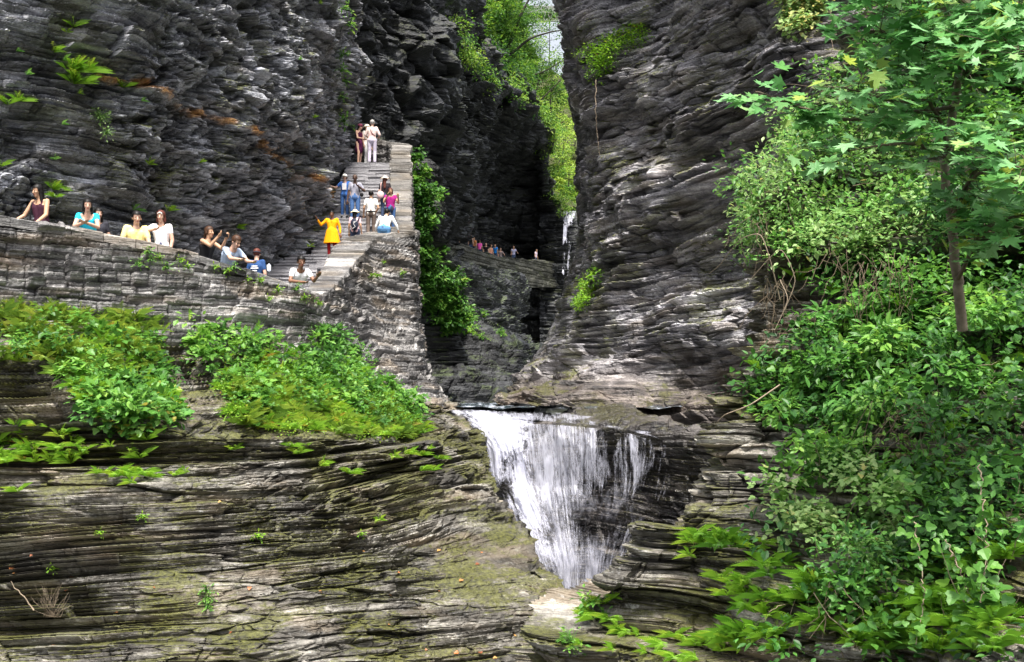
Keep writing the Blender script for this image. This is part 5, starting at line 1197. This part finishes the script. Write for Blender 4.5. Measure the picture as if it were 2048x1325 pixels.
        for p_ in o.data.polygons: p_.use_smooth = True
    # ---- face
    if not small:
        for sg in (-1, 1):
            bm = bmesh.new(); ell(bm, hc+HR@Vector((sg*.031*H, -.083*H, .008*H)), (.013*H, .008*H, .0065*H), HR, 8)
            o = link('eye', bpy.data.meshes.new('eye'), t, cloth((.02, .014, .012), .3)); bm.to_mesh(o.data); bm.free()
            bm = bmesh.new(); cap_mesh(bm, hc+HR@Vector((sg*.015*H, -.091*H, .026*H)), hc+HR@Vector((sg*.046*H, -.080*H, .027*H)), .004*H, .003*H, 1, 6)
            o = link('eyebrow', bpy.data.meshes.new('eyebrow'), t, hm if hairstyle != 'bald' else cloth((.02, .015, .012))); bm.to_mesh(o.data); bm.free()
        bm = bmesh.new(); cap_mesh(bm, hc+HR@Vector((-.020*H, -.088*H, -.058*H)), hc+HR@Vector((.020*H, -.088*H, -.058*H)), .006*H, .006*H, 1, 8)
        o = link('mouth', bpy.data.meshes.new('mouth'), t, cloth((.32, .09, .08) if skin != 'dark' else (.12, .04, .035), .5)); bm.to_mesh(o.data); bm.free()
    t['_'] = 0; del t['_']
    return t, dict(hc=hc, HR=HR, arms=arms, up=up, H=H, hipz=hipz, LR=LR)
_skc = {}
def plain_skin(k):
    if k not in _skc: _skc[k] = plain('skin', SK[k], .5, .08, 14, .1, .4)
    return _skc[k]
def acc(name, t, mat, fn, vox=.008, sm=1):
    bm = bmesh.new(); fn(bm); return fuse(bm, name, vox, mat, t, sm)
def flat_box(name, t, c, size, rot, mat, bev=.004, label=None, cat=None):
    bm = bmesh.new(); bmesh.ops.create_cube(bm, size=1)
    for v in bm.verts: v.co = Vector(c)+rot@Vector((v.co.x*size[0], v.co.y*size[1], v.co.z*size[2]))
    bmesh.ops.bevel(bm, geom=bm.edges[:], offset=bev, segments=2, affect='EDGES')
    me = bpy.data.meshes.new(name); bm.to_mesh(me); bm.free(); return link(name, me, t, mat)
def held(name, t, local, size, rot, mat, label, cat):
    """a thing held by a person: top-level, at the place of the hand"""
    M_ = Matrix.Translation(t.location)@Matrix.Rotation(t.rotation_euler[2], 4, 'Z')
    w_ = M_@Vector(local); o = flat_box(name, None, (0, 0, 0), size, M_.to_3x3()@rot, mat, .003); o.location = w_
    tag(o, label, cat); return o
def strap(t, pts, r, mat, name='strap'):
    P = catmull(np.array([tuple(p) for p in pts], float), 16, 0); return tubes(name, [(P, r, r, 6)], mat, t)
BLK = cloth((.012, .012, .015), .5)
# ---- at the long stone wall, left to right
E90 = ((-.10, -.16, -.26), (-.06, -.40, -.30))
t, d = person('woman with long black hair in maroon camisole at the left end of the wall', 84, 22.35, 2.66, 1.66, -18, 'tan', 'black', 'long', (.06, .018, .035), 0, (.05, .08, .16), lean=6, ra=((-.12, -.10, -.27), (-.22, -.30, -.42)), la=((.06, -.10, -.28), (.07, -.30, -.42)), look=(-12, 8), vneck=True, topname='camisole')
for sx_ in (-1, 1): strap(t, [d['up']((sx_*.10, -.085, .40)), d['up']((sx_*.11, -.06, .50)), d['up']((sx_*.105, .04, .53)), d['up']((sx_*.09, .09, .44))], .008, cloth((.06, .018, .035)))
strap(t, [d['up']((-.15, -.02, .515)), d['up']((-.14, -.11, .40)), d['up']((-.17, -.13, .12))], .016, BLK, 'bag_strap')
t, d = person('woman with black bob in a turquoise top, elbows on the wall, hands clasped', 178, 22.75, 2.46, 1.66, 14, 'light', 'black', 'bob', (.02, .50, .72), .35, (.03, .03, .05), lean=26, ra=((-.05, -.20, -.24), (.14, -.42, -.20)), la=((.05, -.20, -.24), (-.14, -.42, -.20)), look=(10, -4), vneck=True)
t, d = person('person with black hair mostly hidden behind the woman in turquoise', 196, 23.6, 2.46, 1.60, 25, 'light', 'black', 'long', (.03, .03, .04), .5, (.03, .03, .05), look=(12, 4))
t, d = person('man with short black hair in a pale yellow t-shirt looking over the wall', 272, 23.5, 2.22, 1.76, 22, 'light', 'black', 'short', (.85, .72, .30), .6, (.05, .06, .10), lean=10, ra=((-.10, -.05, -.29), (-.12, -.28, -.40)), la=((.05, -.10, -.28), (.0, -.30, -.38)), look=(6, 8), build=1.08)
t, d = person('woman with auburn bob in a white top, one forearm folded across her chest', 324, 23.7, 2.38, 1.64, 4, 'light', 'auburn', 'bob', (.82, .78, .80), .45, (.05, .06, .12), lean=4, ra=((-.16, -.13, -.12), (.06, -.24, -.10)), la=((.06, -.02, -.29), (.04, -.10, -.50)), look=(-4, 4))
strap(t, [d['hc']+d['HR']@Vector((-.05, -.07, .06)), d['hc']+d['HR']@Vector((0, -.09, .085)), d['hc']+d['HR']@Vector((.05, -.07, .06))], .010, cloth((.9, .9, .9)), 'headband')
o = held('drinks_pouch', t, (-.18, -.16, .86), (.11, .07, .13), Matrix.Rotation(.15, 3, 'Z'), cloth((.12, .55, .62)), 'small pale turquoise pouch beside the woman in the white top at the wall', 'pouch')
t, d = person('woman with brown ponytail in a black strappy top taking a picture', 410, 24.7, 2.18, 1.66, 62, 'tan', 'brown', 'ponytail', (.012, .012, .014), 0, (.03, .03, .04), lean=10, ra=((-.02, -.24, -.12), (.04, -.40, .06)), la=((.02, -.22, -.14), (-.04, -.40, .05)), look=(0, -2), topname='camisole')
o = held('phone', t, tuple(((d['arms'][0][2]+d['arms'][1][2])/2+Vector((0, -.10, .05)))), (.15, .012, .075), Matrix.Identity(3), BLK, 'dark phone held up by the woman with the brown ponytail', 'phone')
t, d = person('man in sunglasses and pale blue tee looking at his phone at the wall', 449, 24.9, 1.98, 1.78, 50, 'light', 'brown', 'short', (.42, .52, .68), .6, (.08, .08, .09), lean=32, ra=((-.04, -.24, -.20), (-.03, -.50, -.24)), la=((.05, -.22, -.22), (-.02, -.48, -.26)), look=(6, 18))
for sg in (-1, 1): acc('sunglasses_lens', t, BLK, lambda bm: ell(bm, d['hc']+d['HR']@Vector((sg*.032, -.094, .008)), (.026, .010, .018), d['HR'], 10), .005)
o = held('phone', t, tuple(d['arms'][0][2]+Vector((.02, -.13, .03))), (.075, .15, .010), Matrix.Rotation(.3, 3, 'X'), BLK, 'phone in the hands of the man in sunglasses at the wall', 'phone')
t, d = person('boy in navy t-shirt with white print and dark visor, back turned', 513, 26.6, 2.0, 1.60, 170, 'light', 'auburn', 'short', (.025, .07, .20), .6, (.04, .05, .08), look=(6, 8))
def band(bm):
    for k in range(12):
        a0, a1 = k*PI/6, (k+1)*PI/6; f = lambda a: d['hc']+d['HR']@Vector((math.cos(a)*.096, .018+math.sin(a)*.112, .025)); cap_mesh(bm, f(a0), f(a1), .016, .016, 1, 8)
acc('visor', t, cloth((.03, .035, .05)), band, .010)
wh = cloth((.8, .8, .82))
for (zz, ww) in ((.36, .15), (.31, .20), (.25, .13)): flat_box('shirt_print', t, d['up']((0, .122, zz)), (ww, .012, .028), Matrix.Identity(3), wh, .003)
t, d = person('man in a white t-shirt bent over the wall filming with a black phone', 594, 26.1, 1.68, 1.74, 26, 'brown', 'black', 'short', (.80, .80, .82), .55, (.06, .08, .14), lean=34, ra=((-.10, -.18, -.24), (.10, -.40, -.28)), la=((.08, -.20, -.22), (.10, -.44, -.14)), look=(-2, -4))
o = held('phone', t, tuple(d['arms'][1][2]+Vector((.0, -.07, .09))), (.082, .014, .16), Matrix.Rotation(-.2, 3, 'X'), BLK, 'black phone held upright by the man in the white t-shirt at the wall', 'phone')
# small backpack and bottle by the boy
o = flat_box('bottle', None, (0, 0, 0), (.09, .09, .20), Matrix.Identity(3), cloth((.7, .75, .85)), .03); o.location = tuple(W(538, 536, 26.4)); tag(o, 'small pale water bottle beside the boy in navy at the wall', 'bottle')
# ---- on the stairs
t, d = person('woman in a long orange-yellow tunic over dark red leggings waving from the landing', 664, 36.95, 4.62, 1.61, -4, 'brown', 'black', 'short', (.95, .40, .004), 1.8, (.22, .006, .010), la=((.10, .02, -.28), (.13, -.04, -.54)), ra=((-.20, -.08, -.20), (-.30, -.22, -.02)), dress=.50, topname='tunic', build=1.15, look=(0, 2), shoe=(.5, .5, .52))
t, d = person('woman in a white cap and blue t-shirt touching the cliff with one hand', 690, 39.7, stairs_z(39.7), 1.62, -8, 'light', 'brown', 'ponytail', (.05, .16, .50), .6, (.04, .10, .26), hat=('cap', (.85, .84, .78)), ra=((-.18, -.06, -.20), (-.42, -.16, -.12)))
flat_box('shirt_print', t, d['up']((.01, -.118, .28)), (.16, .014, .24), Matrix.Identity(3), wh, .004)
t, d = person('tall bald man in a grey t-shirt and blue jeans holding a shoulder strap', 710, 39.35, stairs_z(39.35), 1.84, 4, 'dark', 'black', 'bald', (.33, .33, .40), .65, JEANS, la=((.16, -.02, -.24), (-.02, -.17, -.12)), ra=((-.06, .0, -.30), (-.09, -.06, -.58)))
strap(t, [d['up']((.16, .02, .53)), d['up']((.13, -.11, .40)), d['up']((.19, -.10, .16))], .015, BLK, 'bag_strap')
acc('camera_bag', t, BLK, lambda bm: ell(bm, d['up']((.24, -.06, .10)), (.07, .06, .08), None, 10), .01)
flat_box('sunglasses', t, d['up']((-.03, -.125, .41)), (.035, .012, .09), Matrix.Identity(3), BLK, .004)
t, d = person('person in cream sun hat and pale pink shirt carrying a black sling bag', 710, 37.75, stairs_z(37.75), 1.58, 176, 'tan', 'black', 'long', (.75, .52, .56), .6, (.03, .04, .08), 'shorts', hat=('sun', (.85, .72, .50)))
BG = cloth((.03, .035, .06))
acc('sling_bag', t, BG, lambda bm: (ell(bm, d['up']((-.02, .17, .20)), (.13, .075, .20), Matrix.Rotation(.2, 3, 'Y'), 14)), .012)
strap(t, [d['up']((-.12, .10, .30)), d['up']((-.17, .06, .50)), d['up']((-.16, -.06, .50))], .022, BG, 'bag_strap')
flat_box('bag_logo', t, d['up']((-.02, .245, .26)), (.06, .01, .025), Matrix.Rotation(.4, 3, 'Y'), wh, .003)
strap(t, [d['up']((-.11, .235, .30)), d['up']((.0, .252, .20)), d['up']((-.06, .245, .10)), d['up']((.04, .235, .04))], .007, wh, 'bag_piping')
t, d = person('man with black hair in a white t-shirt and dark waist pack, seen from behind mid-stair', 742, 38.55, stairs_z(38.55), 1.74, 185, 'tan', 'black', 'short', (.82, .80, .76), .6, (.16, .12, .10), ra=((-.10, .05, -.28), (.02, -.10, -.44)), la=((.08, .0, -.28), (.10, -.10, -.50)))
strap(t, [d['up']((-.15, .06, .06)), d['up']((0, .135, .05)), d['up']((.15, .06, .06))], .022, BLK, 'waist_pack')
t, d = person('heavy-set man in white long-sleeved shirt and jeans bending to the wall top', 768, 37.45, 4.72, 1.78, 168, 'tan', 'black', 'short', (.88, .88, .87), 1.45, (.10, .24, .46), lean=26, ra=((-.15, -.06, -.28), (-.20, -.18, -.54)), la=((.15, -.02, -.28), (.19, -.16, -.56)), build=1.25, look=(-12, 6))
strap(t, [d['up']((-.15, .04, .0)), d['up']((0, .16, -.01)), d['up']((.15, .04, .0))], .018, cloth((.08, .05, .04)), 'belt')
t, d = person('woman in a magenta top and jeans holding a phone up to her face', 781, 38.9, stairs_z(38.9), 1.62, 8, 'tan', 'auburn', 'bob', (.30, .012, .16), .35, JEANS, ra=((-.08, -.16, -.24), (.06, -.30, -.02)), la=((.12, -.10, -.26), (.10, -.30, -.06)), look=(2, 2), build=1.1)
o = held('phone', t, tuple(d['arms'][0][2]+Vector((.02, -.05, .06))), (.14, .014, .08), Matrix.Identity(3), cloth((.02, .03, .01)), 'dark green phone held up by the woman in magenta on the stair', 'phone')
acc('pouch', t, BG, lambda bm: ell(bm, d['up']((.05, -.15, -.02)), (.06, .04, .11), None, 10), .01)
t, d = person('long-haired person in black top and cream sun hat with a pink bag', 770, 39.6, stairs_z(39.6), 1.62, 178, 'light', 'auburn', 'long', (.02, .015, .02), .6, (.04, .06, .12), hat=('sun', (.88, .74, .62)))
strap(t, [d['up']((.14, .10, .20)), d['up']((.13, .12, .40)), d['up']((.12, .02, .53))], .016, cloth((.75, .50, .48)), 'bag_strap')
acc('shoulder_bag', t, cloth((.72, .50, .50)), lambda bm: ell(bm, d['up']((.14, .14, .04)), (.13, .06, .14), None, 12), .012)
t, d = person('woman in plum sleeveless dress and pinkish head scarf at the stair top', 718, 43.15, 9.03, 1.64, 60, 'light', 'black', 'long', (.065, .008, .035), 0, (.08, .01, .05), 'skirt', look=(0, 12), ra=((-.02, -.06, -.28), (.0, -.28, -.34)), la=((.02, -.08, -.27), (.02, -.30, -.32)), topname='dress_top', hat=('scarf', (.22, .05, .09)))
t, d = person('tall grey-haired man in striped cream shirt and pale trousers at the stair top', 744, 43.05, 9.03, 1.80, 176, 'light', 'grey', 'short', (.80, .64, .60), .95, (.62, .56, .70), lean=4, la=((.10, -.02, -.26), (.04, -.20, -.30)), ra=((-.12, -.02, -.26), (-.05, -.22, -.30)))
st_m = cloth((.55, .22, .24))
for k in range(-3, 4): strap(t, [d['up']((k*.036, .117-.006*abs(k), .0)), d['up']((k*.036, .112-.005*abs(k), .2)), d['up']((k*.038, .122-.010*abs(k), .42))], .0045, st_m, 'stripe')
strap(t, [d['up']((.07, .10, .46)), d['up']((.0, .125, .28)), d['up']((-.15, .09, .13))], .012, cloth((.10, .04, .03)), 'bag_strap')
t, d = person('person in a cream sun hat and white trousers half hidden behind the grey-haired man', 733, 43.65, 9.03, 1.74, 60, 'light', 'blond', 'short', (.75, .70, .66), .8, (.8, .8, .8), hat=('sun', (.85, .76, .62)))
# ---- far walkway
fp = [(874,454,82,'white shirt at the far left end, by the ivy',(.75,.75,.78)),(900,464,85.5,'green shirt near the left end',(.02,.28,.12)),(913,467,86.5,'pale pink top with dark long hair near the left end',(.50,.35,.36)),(941,469,89,'black top beside the orange-topped one',(.02,.02,.02)),(949,473,89.5,'orange top lifting a camera',(.55,.22,.08)),
      (959,479,90.5,'bright pink shirt in the middle of the group',(.75,.10,.42)),(972,485,91.5,'black clothing between the pink and the peach tops',(.012,.012,.015)),(981,488,92.3,'peach-coloured top beside the blue one',(.62,.30,.20)),(991,487,93,'vivid blue top in the group',(.01,.22,.70)),(1001,495,93.8,'dull grey top right of the blue one',(.25,.20,.20)),
      (1027,491,96.5,'pale lavender t-shirt standing apart, hands on the wall',(.42,.42,.60)),(1071,497,100.5,'pale pink top, alone at the far right',(.75,.62,.72))]
for i, (px, py, Y, what, col) in enumerate(fp):
    h_ = 1.68; zt = (HZ-py)/F*(Y+.9)
    person('far walkway visitor, '+what, px, Y+.9, zt-h_, h_, [0, 30, 160, 20, -30, 170, 0, 40, -20, 0, 5, 60][i], 'tan' if i % 3 else 'light', ['black', 'brown', 'auburn', 'black'][i % 4], ['short', 'short', 'long', 'long', 'short', 'short', 'long', 'short', 'long', 'short', 'short', 'short'][i], col, 0 if i in (3, 7) else .6, (.04, .06, .12), lean=8, small=True,
           group='distant visitors on the far walkway', la=((.16, -.05, -.24), (.22, -.22, -.40)) if i in (9, 10) else None)
